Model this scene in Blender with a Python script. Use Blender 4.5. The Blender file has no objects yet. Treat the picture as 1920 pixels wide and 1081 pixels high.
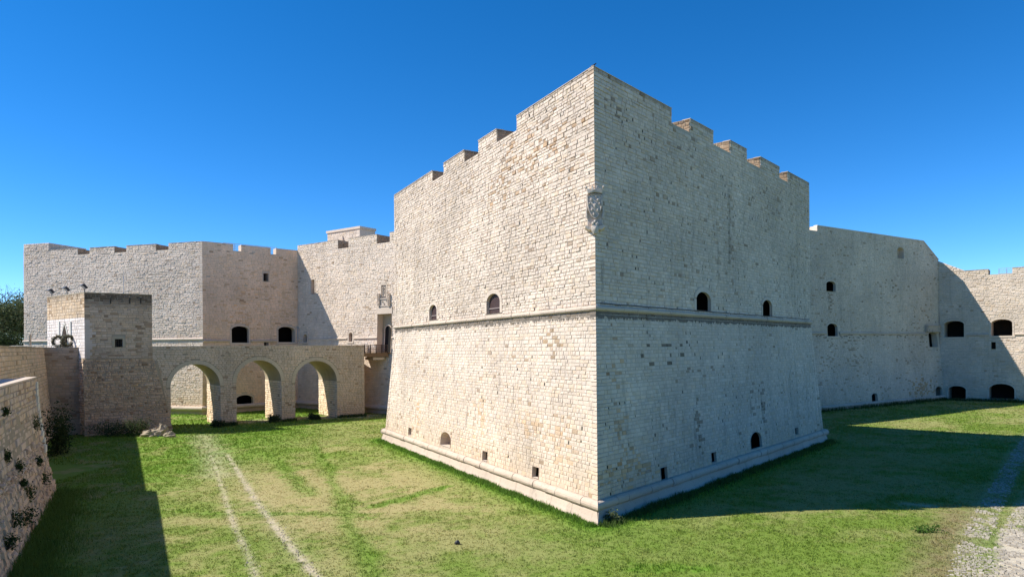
import bpy, math, random
import numpy as np
from mathutils import Vector

random.seed(7)
rng = np.random.default_rng(11)
sc = bpy.context.scene
COL = sc.collection

# ------------------------------------------------------------------ camera, sky, sun, exposure
H = 8.5                      # eye height above the moat floor
F = 1300.0                   # focal length in photograph pixels (1920 wide)
CX, CY, ROLL = 960.0, 650.5, 0.009
cam_d = bpy.data.cameras.new('camera')
cam = bpy.data.objects.new('camera', cam_d); COL.objects.link(cam)
cam_d.sensor_width = 36.0
cam_d.lens = F / 1920.0 * 36.0
cam_d.shift_y = (CY - 540.5) / 1920.0
cam_d.clip_start = 0.1; cam_d.clip_end = 6000
cam.location = (0, 0, H)
cam.rotation_euler = (math.radians(90), math.atan(ROLL), 0)
sc.camera = cam

SUN_EL, SUN_AZ = math.radians(45.0), math.atan2(-1.0, -0.05)      # azimuth measured from +Y towards +X
sun_dir = Vector((math.sin(SUN_AZ) * math.cos(SUN_EL), math.cos(SUN_AZ) * math.cos(SUN_EL), math.sin(SUN_EL)))
world = bpy.data.worlds.new('World'); sc.world = world; world.use_nodes = True
wn, wl = world.node_tree.nodes, world.node_tree.links
sky = wn.new('ShaderNodeTexSky'); sky.sky_type = 'NISHITA'; sky.sun_disc = False
sky.sun_elevation = SUN_EL; sky.sun_rotation = SUN_AZ % (2 * math.pi)
sky.air_density = 1.0; sky.dust_density = 0.0; sky.ozone_density = 3.0; sky.altitude = 4500
bg = wn['Background']; bg.inputs['Strength'].default_value = 0.136
hs = wn.new('ShaderNodeHueSaturation'); hs.inputs['Saturation'].default_value = 1.33; hs.inputs['Hue'].default_value = .501
wl.new(sky.outputs['Color'], hs.inputs['Color']); wl.new(hs.outputs['Color'], bg.inputs['Color'])
sun_d = bpy.data.lights.new('sun', 'SUN'); sun_d.energy = 4.4; sun_d.angle = math.radians(0.53)
sun_d.color = (1.0, 0.975, 0.885)
sun = bpy.data.objects.new('sun', sun_d); COL.objects.link(sun)
sun.rotation_euler = sun_dir.to_track_quat('Z', 'Y').to_euler(); sun.location = (-60, 0, 80)
sc.view_settings.view_transform = 'Standard'; sc.view_settings.look = 'None'
sc.view_settings.exposure = 0.7; sc.view_settings.gamma = 1.0
sc.view_settings.use_curve_mapping = False

# ------------------------------------------------------------------ photograph helpers (rays only)
def ray(x, y):
    dx, dy = x - CX, y - CY
    return (dx - ROLL * dy) / F, -(dy + ROLL * dx) / F          # X/Y , (Z-H)/Y
def at(x, y, Y):
    a, b = ray(x, y); return np.array([a * Y, Y, H + b * Y])
def ground(x, y, z=0.0):
    a, b = ray(x, y); Y = (z - H) / b; return np.array([a * Y, Y])

# ------------------------------------------------------------------ noise on the numpy side
def _h(ix, iy, s):
    n = (ix.astype(np.int64) * 374761393 + iy.astype(np.int64) * 668265263 + s * 974634541) & 0x7fffffff
    n = ((n ^ (n >> 13)) * 1274126177) & 0x7fffffff
    return ((n ^ (n >> 16)) & 0xffff) / 65535.0
def vnoise(x, y, s=0):
    x = np.asarray(x, float); y = np.asarray(y, float)
    ix, iy = np.floor(x), np.floor(y); fx, fy = x - ix, y - iy
    fx = fx * fx * (3 - 2 * fx); fy = fy * fy * (3 - 2 * fy)
    a = _h(ix, iy, s); b = _h(ix + 1, iy, s); c = _h(ix, iy + 1, s); d = _h(ix + 1, iy + 1, s)
    return (a * (1 - fx) + b * fx) * (1 - fy) + (c * (1 - fx) + d * fx) * fy
def fbm(x, y, s=0, o=4):
    t = 0; a = .5; n = 0
    for k in range(o):
        t = t + a * vnoise(np.asarray(x) * 2 ** k, np.asarray(y) * 2 ** k, s + k); n += a; a *= .55
    return t / n
def sstep(a, b, x): 
    t = np.clip((x - a) / (b - a), 0, 1); return t * t * (3 - 2 * t)

# ------------------------------------------------------------------ materials
def nt(mat):
    mat.use_nodes = True; return mat.node_tree.nodes, mat.node_tree.links
def mix(n, l, a, b, fac, mode='MIX'):
    m = n.new('ShaderNodeMix'); m.data_type = 'RGBA'; m.blend_type = mode
    for sock, v in ((m.inputs['Factor'], fac), (m.inputs['A'], a), (m.inputs['B'], b)):
        if hasattr(v, 'links') or isinstance(v, bpy.types.NodeSocket): l.new(v, sock)
        else: sock.default_value = v if not isinstance(v, tuple) else (*v, 1)[:4]
    return m.outputs['Result']
def noise(n, l, vec, scale, detail=4, rough=.6):
    t = n.new('ShaderNodeTexNoise'); t.inputs['Scale'].default_value = scale
    t.inputs['Detail'].default_value = detail; t.inputs['Roughness'].default_value = rough
    l.new(vec, t.inputs['Vector']); return t.outputs['Fac']
def ramp(n, l, fac, a, b, ca=(0, 0, 0), cb=(1, 1, 1)):
    r = n.new('ShaderNodeValToRGB'); r.color_ramp.elements[0].position = a; r.color_ramp.elements[1].position = b
    r.color_ramp.elements[0].color = (*ca, 1); r.color_ramp.elements[1].color = (*cb, 1)
    l.new(fac, r.inputs['Fac']); return r.outputs['Color']
def stretch(n, l, vec, s):
    m = n.new('ShaderNodeMapping'); m.inputs['Scale'].default_value = s; l.new(vec, m.inputs['Vector']); return m.outputs['Vector']

def stone_mat(name, base, dirt=(.20, .17, .13), dirt_amt=.35, tint=True, streak=.35, bump=.5, grain=9.0, bands=(), drips=(), org=(0, 0), dr=(1, 0)):
    m = bpy.data.materials.new(name); n, l = nt(m); b = n['Principled BSDF']
    pos = n.new('ShaderNodeNewGeometry').outputs['Position']
    col = (*base,)
    big = noise(n, l, pos, .22, 5, .62)
    c = mix(n, l, tuple(v * .86 for v in base), tuple(min(v * 1.10, .95) for v in base), ramp(n, l, big, .32, .68))
    fine = noise(n, l, pos, grain, 5, .7)
    c = mix(n, l, c, tuple(v * .62 for v in base), ramp(n, l, fine, .56, .80))
    # pits
    pit = noise(n, l, pos, grain * 2.3, 2, .5)
    c = mix(n, l, c, tuple(v * .30 for v in base), ramp(n, l, pit, .70, .78))
    # rain streaks with a run of their own
    st = noise(n, l, stretch(n, l, pos, (1.6, 1.6, .11)), 1.0, 5, .65)
    c = mix(n, l, c, dirt, mixfac(n, l, ramp(n, l, st, .55, .80), streak))
    bl = noise(n, l, pos, .9, 6, .7)
    c = mix(n, l, c, dirt, mixfac(n, l, ramp(n, l, bl, .58, .78), dirt_amt))
    for zc_, reach, k in bands:
        sp = n.new('ShaderNodeSeparateXYZ'); l.new(pos, sp.inputs[0])
        mr = n.new('ShaderNodeMapRange'); mr.inputs['From Min'].default_value = zc_ - reach; mr.inputs['From Max'].default_value = zc_; l.new(sp.outputs['Z'], mr.inputs['Value'])
        le = n.new('ShaderNodeMath'); le.operation = 'LESS_THAN'; le.inputs[1].default_value = zc_ + .02; l.new(sp.outputs['Z'], le.inputs[0])
        sn = noise(n, l, stretch(n, l, pos, (2.6, 2.6, .22)), 1.0, 5, .75)
        ad = n.new('ShaderNodeMath'); ad.operation = 'ADD'; l.new(mr.outputs[0], ad.inputs[0]); l.new(sn, ad.inputs[1])
        mk = n.new('ShaderNodeMath'); mk.operation = 'MULTIPLY'; l.new(ramp(n, l, ad.outputs[0], .98, 1.42), mk.inputs[0]); l.new(le.outputs[0], mk.inputs[1])
        c = mix(n, l, c, (.085, .07, .058), mixfac(n, l, mk.outputs[0], k))
    if drips:
        sp = n.new('ShaderNodeSeparateXYZ'); l.new(pos, sp.inputs[0])
        dt = n.new('ShaderNodeVectorMath'); dt.operation = 'DOT_PRODUCT'; dt.inputs[1].default_value = (dr[0], dr[1], 0); l.new(pos, dt.inputs[0])
        wob = noise(n, l, stretch(n, l, pos, (1, 1, .6)), 1.3, 3); brk = noise(n, l, stretch(n, l, pos, (5, 5, .9)), 1.0, 5, .75)
        for u_, w_, zt_, zb_, k in drips:
            a_ = n.new('ShaderNodeMath'); a_.operation = 'MULTIPLY_ADD'; l.new(wob, a_.inputs[0]); a_.inputs[1].default_value = .35; a_.inputs[2].default_value = -.175 - (u_ + org[0] * dr[0] + org[1] * dr[1])
            b_ = n.new('ShaderNodeMath'); b_.operation = 'ADD'; l.new(dt.outputs['Value'], b_.inputs[0]); l.new(a_.outputs[0], b_.inputs[1])
            c_ = n.new('ShaderNodeMath'); c_.operation = 'ABSOLUTE'; l.new(b_.outputs[0], c_.inputs[0])
            d_ = n.new('ShaderNodeMapRange'); d_.inputs['From Min'].default_value = w_; d_.inputs['From Max'].default_value = w_ * .15; l.new(c_.outputs[0], d_.inputs['Value'])
            e_ = n.new('ShaderNodeMapRange'); e_.inputs['From Min'].default_value = zt_; e_.inputs['From Max'].default_value = zt_ - .7; l.new(sp.outputs['Z'], e_.inputs['Value'])
            f_ = n.new('ShaderNodeMapRange'); f_.inputs['From Min'].default_value = zb_; f_.inputs['From Max'].default_value = zb_ + 1.6; l.new(sp.outputs['Z'], f_.inputs['Value'])
            m1 = n.new('ShaderNodeMath'); m1.operation = 'MULTIPLY'; l.new(d_.outputs[0], m1.inputs[0]); l.new(e_.outputs[0], m1.inputs[1])
            m2 = n.new('ShaderNodeMath'); m2.operation = 'MULTIPLY'; l.new(m1.outputs[0], m2.inputs[0]); l.new(f_.outputs[0], m2.inputs[1])
            m3 = n.new('ShaderNodeMath'); m3.operation = 'MULTIPLY'; l.new(m2.outputs[0], m3.inputs[0]); l.new(ramp(n, l, brk, .25, .6), m3.inputs[1])
            c = mix(n, l, c, (.11, .095, .085), mixfac(n, l, m3.outputs[0], k))
    if tint:
        at_ = n.new('ShaderNodeAttribute'); at_.attribute_name = 'tint'
        c = mix(n, l, c, at_.outputs['Color'], 1.0, 'MULTIPLY')
    l.new(c, b.inputs['Base Color']); b.inputs['Roughness'].default_value = .92
    b.inputs['Specular IOR Level'].default_value = .12
    bp = n.new('ShaderNodeBump'); bp.inputs['Strength'].default_value = bump; bp.inputs['Distance'].default_value = .05
    l.new(fine, bp.inputs['Height']); l.new(bp.outputs['Normal'], b.inputs['Normal'])
    return m
def mixfac(n, l, sock, k):
    m = n.new('ShaderNodeMath'); m.operation = 'MULTIPLY'; m.inputs[1].default_value = k
    l.new(sock, m.inputs[0]); return m.outputs[0]
def plain_mat(name, base, rough=.7, metal=0., var=.25, scale=3., spec=.3):
    m = bpy.data.materials.new(name); n, l = nt(m); b = n['Principled BSDF']
    pos = n.new('ShaderNodeTexCoord').outputs['Object']
    f = noise(n, l, pos, scale, 4)
    c = mix(n, l, tuple(v * (1 - var) for v in base), tuple(min(1, v * (1 + var)) for v in base), f)
    l.new(c, b.inputs['Base Color']); b.inputs['Roughness'].default_value = rough; b.inputs['Metallic'].default_value = metal
    b.inputs['Specular IOR Level'].default_value = spec
    return m
def attr_mat(name, rough=.8, fine=14., amt=.35, trans=0., bump=0.):
    m = bpy.data.materials.new(name); n, l = nt(m); b = n['Principled BSDF']
    a = n.new('ShaderNodeAttribute'); a.attribute_name = 'tint'
    pos = n.new('ShaderNodeNewGeometry').outputs['Position']
    f = noise(n, l, pos, fine, 5, .75)
    c = mix(n, l, a.outputs['Color'], mix(n, l, a.outputs['Color'], (.25, .25, .25), 1.0, 'MULTIPLY'), mixfac(n, l, ramp(n, l, f, .45, .75), amt))
    l.new(c, b.inputs['Base Color']); b.inputs['Roughness'].default_value = rough; b.inputs['Specular IOR Level'].default_value = .1
    if bump:
        bp = n.new('ShaderNodeBump'); bp.inputs['Strength'].default_value = bump; bp.inputs['Distance'].default_value = .06
        l.new(f, bp.inputs['Height']); l.new(bp.outputs['Normal'], b.inputs['Normal'])
    if trans:
        t = n.new('ShaderNodeBsdfTranslucent'); l.new(c, t.inputs['Color'])
        s = n.new('ShaderNodeMixShader'); s.inputs[0].default_value = trans
        l.new(b.outputs[0], s.inputs[1]); l.new(t.outputs[0], s.inputs[2]); l.new(s.outputs[0], n['Material Output'].inputs['Surface'])
    return m

LIME = (.66, .532, .43)
M_lime = stone_mat('limestone_ashlar', LIME)
M_limeA = stone_mat('limestone_ashlar_stained', LIME, bands=((10.43, .95, .8), (22.7, .45, .35)), streak=.5)
M_core = stone_mat('lime_mortar', (.52, .43, .34), tint=False, dirt_amt=.5)
M_smooth = stone_mat('dressed_limestone', (.64, .515, .415), tint=False, dirt_amt=.25, bump=.25, streak=.25)
M_mould = stone_mat('weathered_moulding_stone', (.55, .435, .345), dirt=(.15, .125, .10), tint=False, dirt_amt=.7, bump=.3, streak=.3)
M_white = stone_mat('pale_restored_stone', (.72, .67, .58), tint=False, dirt_amt=.12, streak=.1, bump=.15)
M_tan = stone_mat('brown_calcarenite', (.72, .565, .43), dirt=(.17, .135, .10), dirt_amt=.4, streak=.35)
M_tancore = stone_mat('brown_mortar', (.38, .31, .225), tint=False, dirt_amt=.5)
M_brownplain = stone_mat('brown_calcarenite_block', (.46, .37, .26), dirt=(.10, .08, .06), tint=False, dirt_amt=.6)
M_vous = stone_mat('bridge_voussoir_stone', (.62, .51, .375), dirt=(.2, .16, .12), tint=False, dirt_amt=.4)
M_dark = plain_mat('dark_interior', (.018, .015, .013), .95, var=.4)
M_wood = plain_mat('dark_brown_boards', (.060, .032, .028), .6, var=.35, scale=6)
M_beam = plain_mat('weathered_timber_beam', (.22, .13, .07), .8, var=.4, scale=2)
M_rail = plain_mat('brown_painted_timber', (.045, .025, .02), .55, var=.3)
M_steel = plain_mat('galvanised_steel', (.42, .44, .46), .45, .8)
M_rail2 = plain_mat('grey_painted_steel', (.20, .20, .20), .5, .2)
M_black = plain_mat('black_enamel', (.02, .02, .022), .4, spec=.5)
M_lamp = plain_mat('floodlight_glass', (.30, .32, .34), .15, spec=.6)
M_grass = attr_mat('grass_blades', .75, 3., .15, .35)
M_turf = attr_mat('turf_and_soil', .95, 9., .45, 0, .6)
M_leaf = attr_mat('leaves', .6, 2., .2, .3)
M_bark = plain_mat('bark', (.11, .085, .065), .95, var=.4)
M_street = plain_mat('paved_street', (.30, .27, .23), .9, var=.2)
M_cob = attr_mat('pale_cobbles', .9, 20., .3, 0, .2)

# ------------------------------------------------------------------ mesh helpers
def obj(name, V, Fc, mat, parent=None, tint=None, smooth=False, kind=None):
    me = bpy.data.meshes.new(name)
    V = np.asarray(V, np.float32)
    if isinstance(Fc, np.ndarray):
        k = Fc.shape[1]; nf = len(Fc)
        me.vertices.add(len(V)); me.vertices.foreach_set('co', V.ravel())
        me.loops.add(nf * k); me.loops.foreach_set('vertex_index', Fc.astype(np.int32).ravel())
        me.polygons.add(nf); me.polygons.foreach_set('loop_start', np.arange(0, nf * k, k, dtype=np.int32))
        me.polygons.foreach_set('loop_total', np.full(nf, k, np.int32))
        me.update(calc_edges=True)
    else:
        me.from_pydata([tuple(v) for v in V.tolist()], [], Fc); me.update()
    if tint is not None:
        a = me.attributes.new('tint', 'FLOAT_COLOR', 'POINT')
        t = np.ones((len(V), 4), np.float32); t[:, :3] = tint
        a.data.foreach_set('color', t.ravel())
    me.polygons.foreach_set('use_smooth', np.full(len(me.polygons), bool(smooth)))
    me.materials.append(mat)
    o = bpy.data.objects.new(name, me); COL.objects.link(o)
    if parent is not None: o.parent = parent
    if kind: o['kind'] = kind
    return o
def thing(name, label, cat, group=None):
    o = bpy.data.objects.new(name, None); COL.objects.link(o); o.empty_display_size = .5
    o['label'] = label; o['category'] = cat
    if group: o['group'] = group
    return o
def tag(o, label, cat, group=None):
    o['label'] = label; o['category'] = cat
    if group: o['group'] = group
    return o
class MB:
    def __init__(s): s.V = []; s.F = []
    def add(s, V, Fc):
        b = len(s.V); s.V += [tuple(map(float, v)) for v in V]; s.F += [tuple(i + b for i in f) for f in Fc]
    def box(s, c, dx, dy, dz, ax=(1, 0, 0), ay=(0, 1, 0), az=(0, 0, 1)):
        c, ax, ay, az = (np.array(v, float) for v in (c, ax, ay, az))
        P = [c + ax * dx * i + ay * dy * j + az * dz * k for k in (-.5, .5) for j in (-.5, .5) for i in (-.5, .5)]
        s.add(P, [(0, 2, 3, 1), (4, 5, 7, 6), (0, 1, 5, 4), (2, 6, 7, 3), (0, 4, 6, 2), (1, 3, 7, 5)])
    def tube(s, pts, r, n=6):
        pts = [np.array(p, float) for p in pts]; rs = r if hasattr(r, '__len__') else [r] * len(pts)
        base = len(s.V)
        for i, p in enumerate(pts):
            d = pts[min(i + 1, len(pts) - 1)] - pts[max(i - 1, 0)]; d /= np.linalg.norm(d) + 1e-9
            a = np.cross(d, (0, 0, 1)) if abs(d[2]) < .95 else np.cross(d, (1, 0, 0)); a /= np.linalg.norm(a); b = np.cross(d, a)
            for k in range(n):
                t = 2 * math.pi * k / n; s.V.append(tuple(p + rs[i] * (a * math.cos(t) + b * math.sin(t))))
        for i in range(len(pts) - 1):
            for k in range(n):
                k2 = (k + 1) % n; s.F.append((base + i * n + k, base + i * n + k2, base + (i + 1) * n + k2, base + (i + 1) * n + k))
        s.F.append(tuple(base + k for k in range(n))[::-1]); s.F.append(tuple(base + (len(pts) - 1) * n + k for k in range(n)))
    def prism(s, poly, z0, z1):
        n = len(poly); V = [(p[0], p[1], z0) for p in poly] + [(p[0], p[1], z1) for p in poly]
        s.add(V, [tuple(range(n))[::-1], tuple(range(n, 2 * n))] + [(i, (i + 1) % n, n + (i + 1) % n, n + i) for i in range(n)])
    def build(s, name, mat, parent=None, smooth=False, kind=None): return obj(name, s.V, s.F, mat, parent, None, smooth, kind)

# ------------------------------------------------------------------ wall faces
class Face:
    """A wall face seen from outside, u from left (p0) to right (p1); below zc it leans out by `bat` at z=0."""
    def __init__(s, p0, p1, z0=0., z1=20., zc=0., bat=0., c0=0., c1=0.):
        s.p0 = np.array(p0[:2], float); s.p1 = np.array(p1[:2], float); d = s.p1 - s.p0
        s.L = float(np.linalg.norm(d)); s.d = d / s.L; s.n = np.array([s.d[1], -s.d[0]])
        s.z0, s.z1, s.zc, s.bat, s.c0, s.c1 = z0, z1, zc, bat, c0, c1
        s.ops = []
    def off(s, z):
        z = np.asarray(z, float)
        return np.where(z < s.zc, s.bat * (s.zc - z) / max(s.zc, 1e-6), 0.)
    def P(s, u, z, h=0.):
        u, z, h = np.broadcast_arrays(np.asarray(u, float), np.asarray(z, float), np.asarray(h, float))
        o = s.off(z) + h
        return np.stack([s.p0[0] + s.d[0] * u + s.n[0] * o, s.p0[1] + s.d[1] * u + s.n[1] * o, z], -1)
    def lo(s, z): return -s.off(z) * s.c0
    def hi(s, z): return s.L + s.off(z) * s.c1
    def uz(s, x, y):
        a, b = ray(x, y); o = 0.
        for _ in range(8):
            q = s.p0 + s.n * o                       # q + d u = (aY, Y)
            u = (a * q[1] - q[0]) / (s.d[0] - a * s.d[1]); Y = q[1] + s.d[1] * u
            z = H + b * Y; o = float(s.off(z))
        return float(u), float(z)
    def cut(s, *a, **k): o = Op(*a, **k); s.ops.append(o); return o
    def cutpx(s, x0, x1, y0, y1, **k):
        ua, ub = s.uz(x0, (y0 + y1) / 2)[0], s.uz(x1, (y0 + y1) / 2)[0]; xm = (x0 + x1) / 2
        return s.cut(ua, ub, s.uz(xm, y1)[1], s.uz(xm, y0)[1], **k)
class Op:
    def __init__(s, u0, u1, z0, z1, rise=0., sur=0., D=.6, sill=0., top=False, back=None, pointed=False, jamb=True):
        s.jamb = jamb; s.u0, s.u1, s.z0, s.z1, s.rise, s.sur, s.D, s.sill, s.top, s.back = u0, u1, z0, z1, rise, sur, D, sill, top, back
        s.pointed = pointed
    def half(s, t):            # fraction of half width at t in 0..1 of the rise
        t = np.clip(t, 0, 1)
        return (1 - t ** 1.6) if s.pointed else np.sqrt(np.maximum(0, 1 - t * t))
    def span(s, z, e=0., es=0.):
        """u interval of the opening (grown by e) at height z, or None."""
        if z < s.z0 - es or z > s.z1 + (1e9 if s.top else e): return None
        m, hw = (s.u0 + s.u1) / 2, (s.u1 - s.u0) / 2 + e
        if s.rise > 0:
            zs = s.z1 - s.rise
            if z <= zs and not s.jamb: hw -= e
            if z > zs: hw = hw * float(s.half((z - zs) / (s.rise + e)))
        return m - hw, m + hw
    def outline(s, e=0., k=9):
        m, hw, zs = (s.u0 + s.u1) / 2, (s.u1 - s.u0) / 2 + e, s.z1 - s.rise
        if s.rise <= 0: return [(m - hw, s.z0), (m - hw, s.z1 + e), (m + hw, s.z1 + e), (m + hw, s.z0)]
        a = [(m - hw, s.z0)]
        for i in range(k + 1):
            t = math.sin(math.pi / 2 * i / k); a.append((m - hw * float(s.half(t)), zs + (s.rise + e) * t))
        b = [(2 * m - u, z) for u, z in a[::-1][1:]]
        return a + b

def core(face, name, mat, parent, z0=None, z1=None, extra=None, h=0.):
    """The plain wall surface behind the stones with its openings cut out."""
    z0 = face.z0 if z0 is None else z0; z1 = face.z1 if z1 is None else z1
    zb = {z0, z1}
    if z0 < face.zc < z1: zb.add(face.zc)
    for o in face.ops:
        zb |= {o.z0, o.z1}
        if o.rise > 0:
            for i in range(9): zb.add(o.z1 - o.rise + o.rise * math.sin(math.pi / 2 * i / 8))
    zb |= set(np.arange(math.ceil(z0), z1, 3.0).tolist())
    zb = sorted(z for z in zb if z0 - 1e-6 <= z <= z1 + 1e-6)
    V = []; Fc = []
    for a, b in zip(zb[:-1], zb[1:]):
        if b - a < 1e-4: continue
        m = (a + b) / 2; sp = []
        for o in face.ops:
            if o.span(m) is not None and o.z0 <= m <= o.z1 + (1e9 if o.top else 0):
                q, r = o.span(min(max(a, o.z0), b) + 1e-6), o.span(b - 1e-6); q = q or o.span(m); r = r or o.span(m)
                sp.append((q, r))
        sp.sort(key=lambda t: t[0][0])
        la, lb = float(face.lo(a)), float(face.lo(b))
        cuts = sp + [((float(face.hi(a)), 0), (float(face.hi(b)), 0))]
        for q, r in cuts:
            if q[0] > la + 1e-4 or r[0] > lb + 1e-4:
                i = len(V); V += [face.P(la, a, h), face.P(q[0], a, h), face.P(r[0], b, h), face.P(lb, b, h)]
                Fc.append((i, i + 1, i + 2, i + 3))
            la, lb = q[1], r[1]
    if extra: 
        for P, fs in extra:
            i = len(V); V += list(P); Fc += [tuple(k + i for k in f) for f in fs]
    return obj(name, V, Fc, mat, parent)

def lay(face, hc=.195, wl=(.16, .58), hm=.04, hv=.018, gap=.015, jit=.006, z0=None, z1=None, skip=.004, rub=0., tintf=None, shift=0., e0=True, e1=True, inset=.022, ztop=None, holes=0.):
    """Lays coursed stones over a face; returns per-stone arrays (9 verts, 12 tris each)."""
    z0 = face.z0 if z0 is None else z0; z1 = face.z1 if z1 is None else z1
    rows = []; z = z0
    while z < z1 - .06:
        k = hc * (1 + rng.uniform(-.24, .26) * (1 + .6 * rub)); b = min(z + k, z1)
        if z1 - b < .09: b = z1
        rows.append((z, b)); z = b
    U0, U1, Z0, Z1, E0, E1 = [], [], [], [], [], []
    for a, b in rows:
        lo, hi = float(face.lo((a + b) / 2)), float(face.hi((a + b) / 2))
        sp = []
        for o in face.ops:
            best = None
            for zz in (a + .01, (a + b) / 2, b - .01):
                q = o.span(zz, o.sur, o.sill)
                if q: best = q if best is None else (min(best[0], q[0]), max(best[1], q[1]))
            if best: sp.append(best)
        if ztop is not None:
            q = ztop(b)
            if q is not None: sp.append(q)
        sp.sort(); fr = []; cur = lo; first = True
        for q in sp:
            if q[0] > cur: fr.append((cur, q[0], cur == lo, False))
            cur = max(cur, q[1])
        if cur < hi: fr.append((cur, hi, cur == lo, True))
        for ua, ub, le, re in fr:
            L = ub - ua
            if L < .08: continue
            ws = []; t = 0.
            while t < L:
                w = random.uniform(*wl) * (1 + .5 * rub * random.uniform(-1, 1)); ws.append(w); t += w
            ws = np.array(ws)
            if len(ws) > 1 and (t - L) > ws[-1] * .5: ws = ws[:-1]
            ws *= L / ws.sum(); e = ua + np.concatenate([[0], np.cumsum(ws)])
            for i in range(len(ws)):
                U0.append(e[i]); U1.append(e[i + 1]); Z0.append(a); Z1.append(b)
                E0.append(le and i == 0 and e0); E1.append(re and i == len(ws) - 1 and e1)
    U0, U1, Z0, Z1 = map(np.array, (U0, U1, Z0, Z1)); E0 = np.array(E0, bool); E1 = np.array(E1, bool)
    keep = (rng.random(len(U0)) > skip) | E0 | E1
    U0, U1, Z0, Z1, E0, E1 = U0[keep], U1[keep], Z0[keep], Z1[keep], E0[keep], E1[keep]
    if holes > 0:
        zone = fbm((U0 + U1) * .2, (Z0 + Z1) * .25, int(face.L * 10) % 97, 3); hsel = (rng.random(len(U0)) < holes * 5 * np.clip(zone - .38, 0, 1)) & ~E0 & ~E1 & (U1 - U0 > .24)
        hw_ = rng.uniform(.06, .13, len(U0)); HOLES.extend([(face, a, b, c + .02, d - .03) for a, b, c, d in zip(U1[hsel] - hw_[hsel], U1[hsel], Z0[hsel], Z1[hsel])])
        U1 = np.where(hsel, U1 - hw_, U1)
    N = len(U0); g = gap / 2
    hh = np.maximum(.012, hm + hv * rng.standard_normal(N)); q = .045   # at the quoins all stones stand equally proud
    hh = np.where(E0 | E1, max(hm, q), hh)
    jj = lambda s=1.: rng.uniform(-jit, jit, N) * s
    o0 = np.where(E0, U0 - hh * face.c0, U0 + g); o1 = np.where(E1, U1 + hh * face.c1, U1 - g)
    b0 = np.where(E0, U0, U0 + g); b1 = np.where(E1, U1, U1 - g)
    ins = lambda: np.minimum(inset * rng.uniform(.5, 1.7, N), np.minimum(U1 - U0, Z1 - Z0) * .3)
    i0 = np.where(E0, o0, o0 + ins()); i1 = np.where(E1, o1, o1 - ins())
    ex = .5 * hv
    vs = [(b0 + jj(), Z0 + g + jj(), -.01), (b1 + jj(), Z0 + g + jj(), -.01), (b1 + jj(), Z1 - g + jj(), -.01), (b0 + jj(), Z1 - g + jj(), -.01),
          (i0, Z0 + g + ins(), hh + ex * rng.standard_normal(N) * ~E0), (i1, Z0 + g + ins(), hh + ex * rng.standard_normal(N) * ~E1),
          (i1, Z1 - g - ins(), hh + ex * rng.standard_normal(N) * ~E1), (i0, Z1 - g - ins(), hh + ex * rng.standard_normal(N) * ~E0)]
    fu, fz = rng.uniform(.25, .75, N), rng.uniform(.25, .75, N)
    vs.append((U0 * (1 - fu) + U1 * fu, Z0 * (1 - fz) + Z1 * fz, hh + np.abs(hv * rng.standard_normal(N)) * .9 * ~(E0 | E1)))
    W = np.stack([face.P(u, zz, np.broadcast_to(h_, u.shape)) for u, zz, h_ in vs], 1)      # N,9,3
    t = tintf((U0 + U1) / 2, (Z0 + Z1) / 2, N) if tintf else np.ones((N, 3))
    return W, t
HOLES = []
TRI = np.array([(0, 1, 5), (0, 5, 4), (1, 2, 6), (1, 6, 5), (2, 3, 7), (2, 7, 6), (3, 0, 4), (3, 4, 7), (4, 5, 8), (5, 6, 8), (6, 7, 8), (7, 4, 8)])
def stones(parent, packs, mat, single=0, name='stone', budget=None):
    W = np.concatenate([p[0] for p in packs]); T = np.concatenate([p[1] for p in packs])
    N = len(W); rest = np.ones(N, bool)
    if single:
        c = W.mean(1); Y = np.maximum(c[:, 1], 1.); px = c[:, 0] / Y * F + CX; py = CY - (c[:, 2] - H) / Y * F
        dep = W[:, :4]; sx = dep[:, :, 0] / np.maximum(dep[:, :, 1], 1) * F; sy = dep[:, :, 2] / np.maximum(dep[:, :, 1], 1) * F
        area = (sx.max(1) - sx.min(1)) * (sy.max(1) - sy.min(1)) * ((px > 0) & (px < 1920) & (py > 0) & (py < 1081))
        for i in np.argsort(-area)[:single]:
            o = obj(name, W[i], TRI, mat, parent, T[i]); rest[i] = False
    W, T = W[rest], T[rest]; N = len(W)
    if N:
        Fc = (TRI[None] + (np.arange(N) * 9)[:, None, None]).reshape(-1, 3)
        obj(name, W.reshape(-1, 3), Fc, mat, parent, np.repeat(T, 9, 0), kind='stuff')

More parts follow.
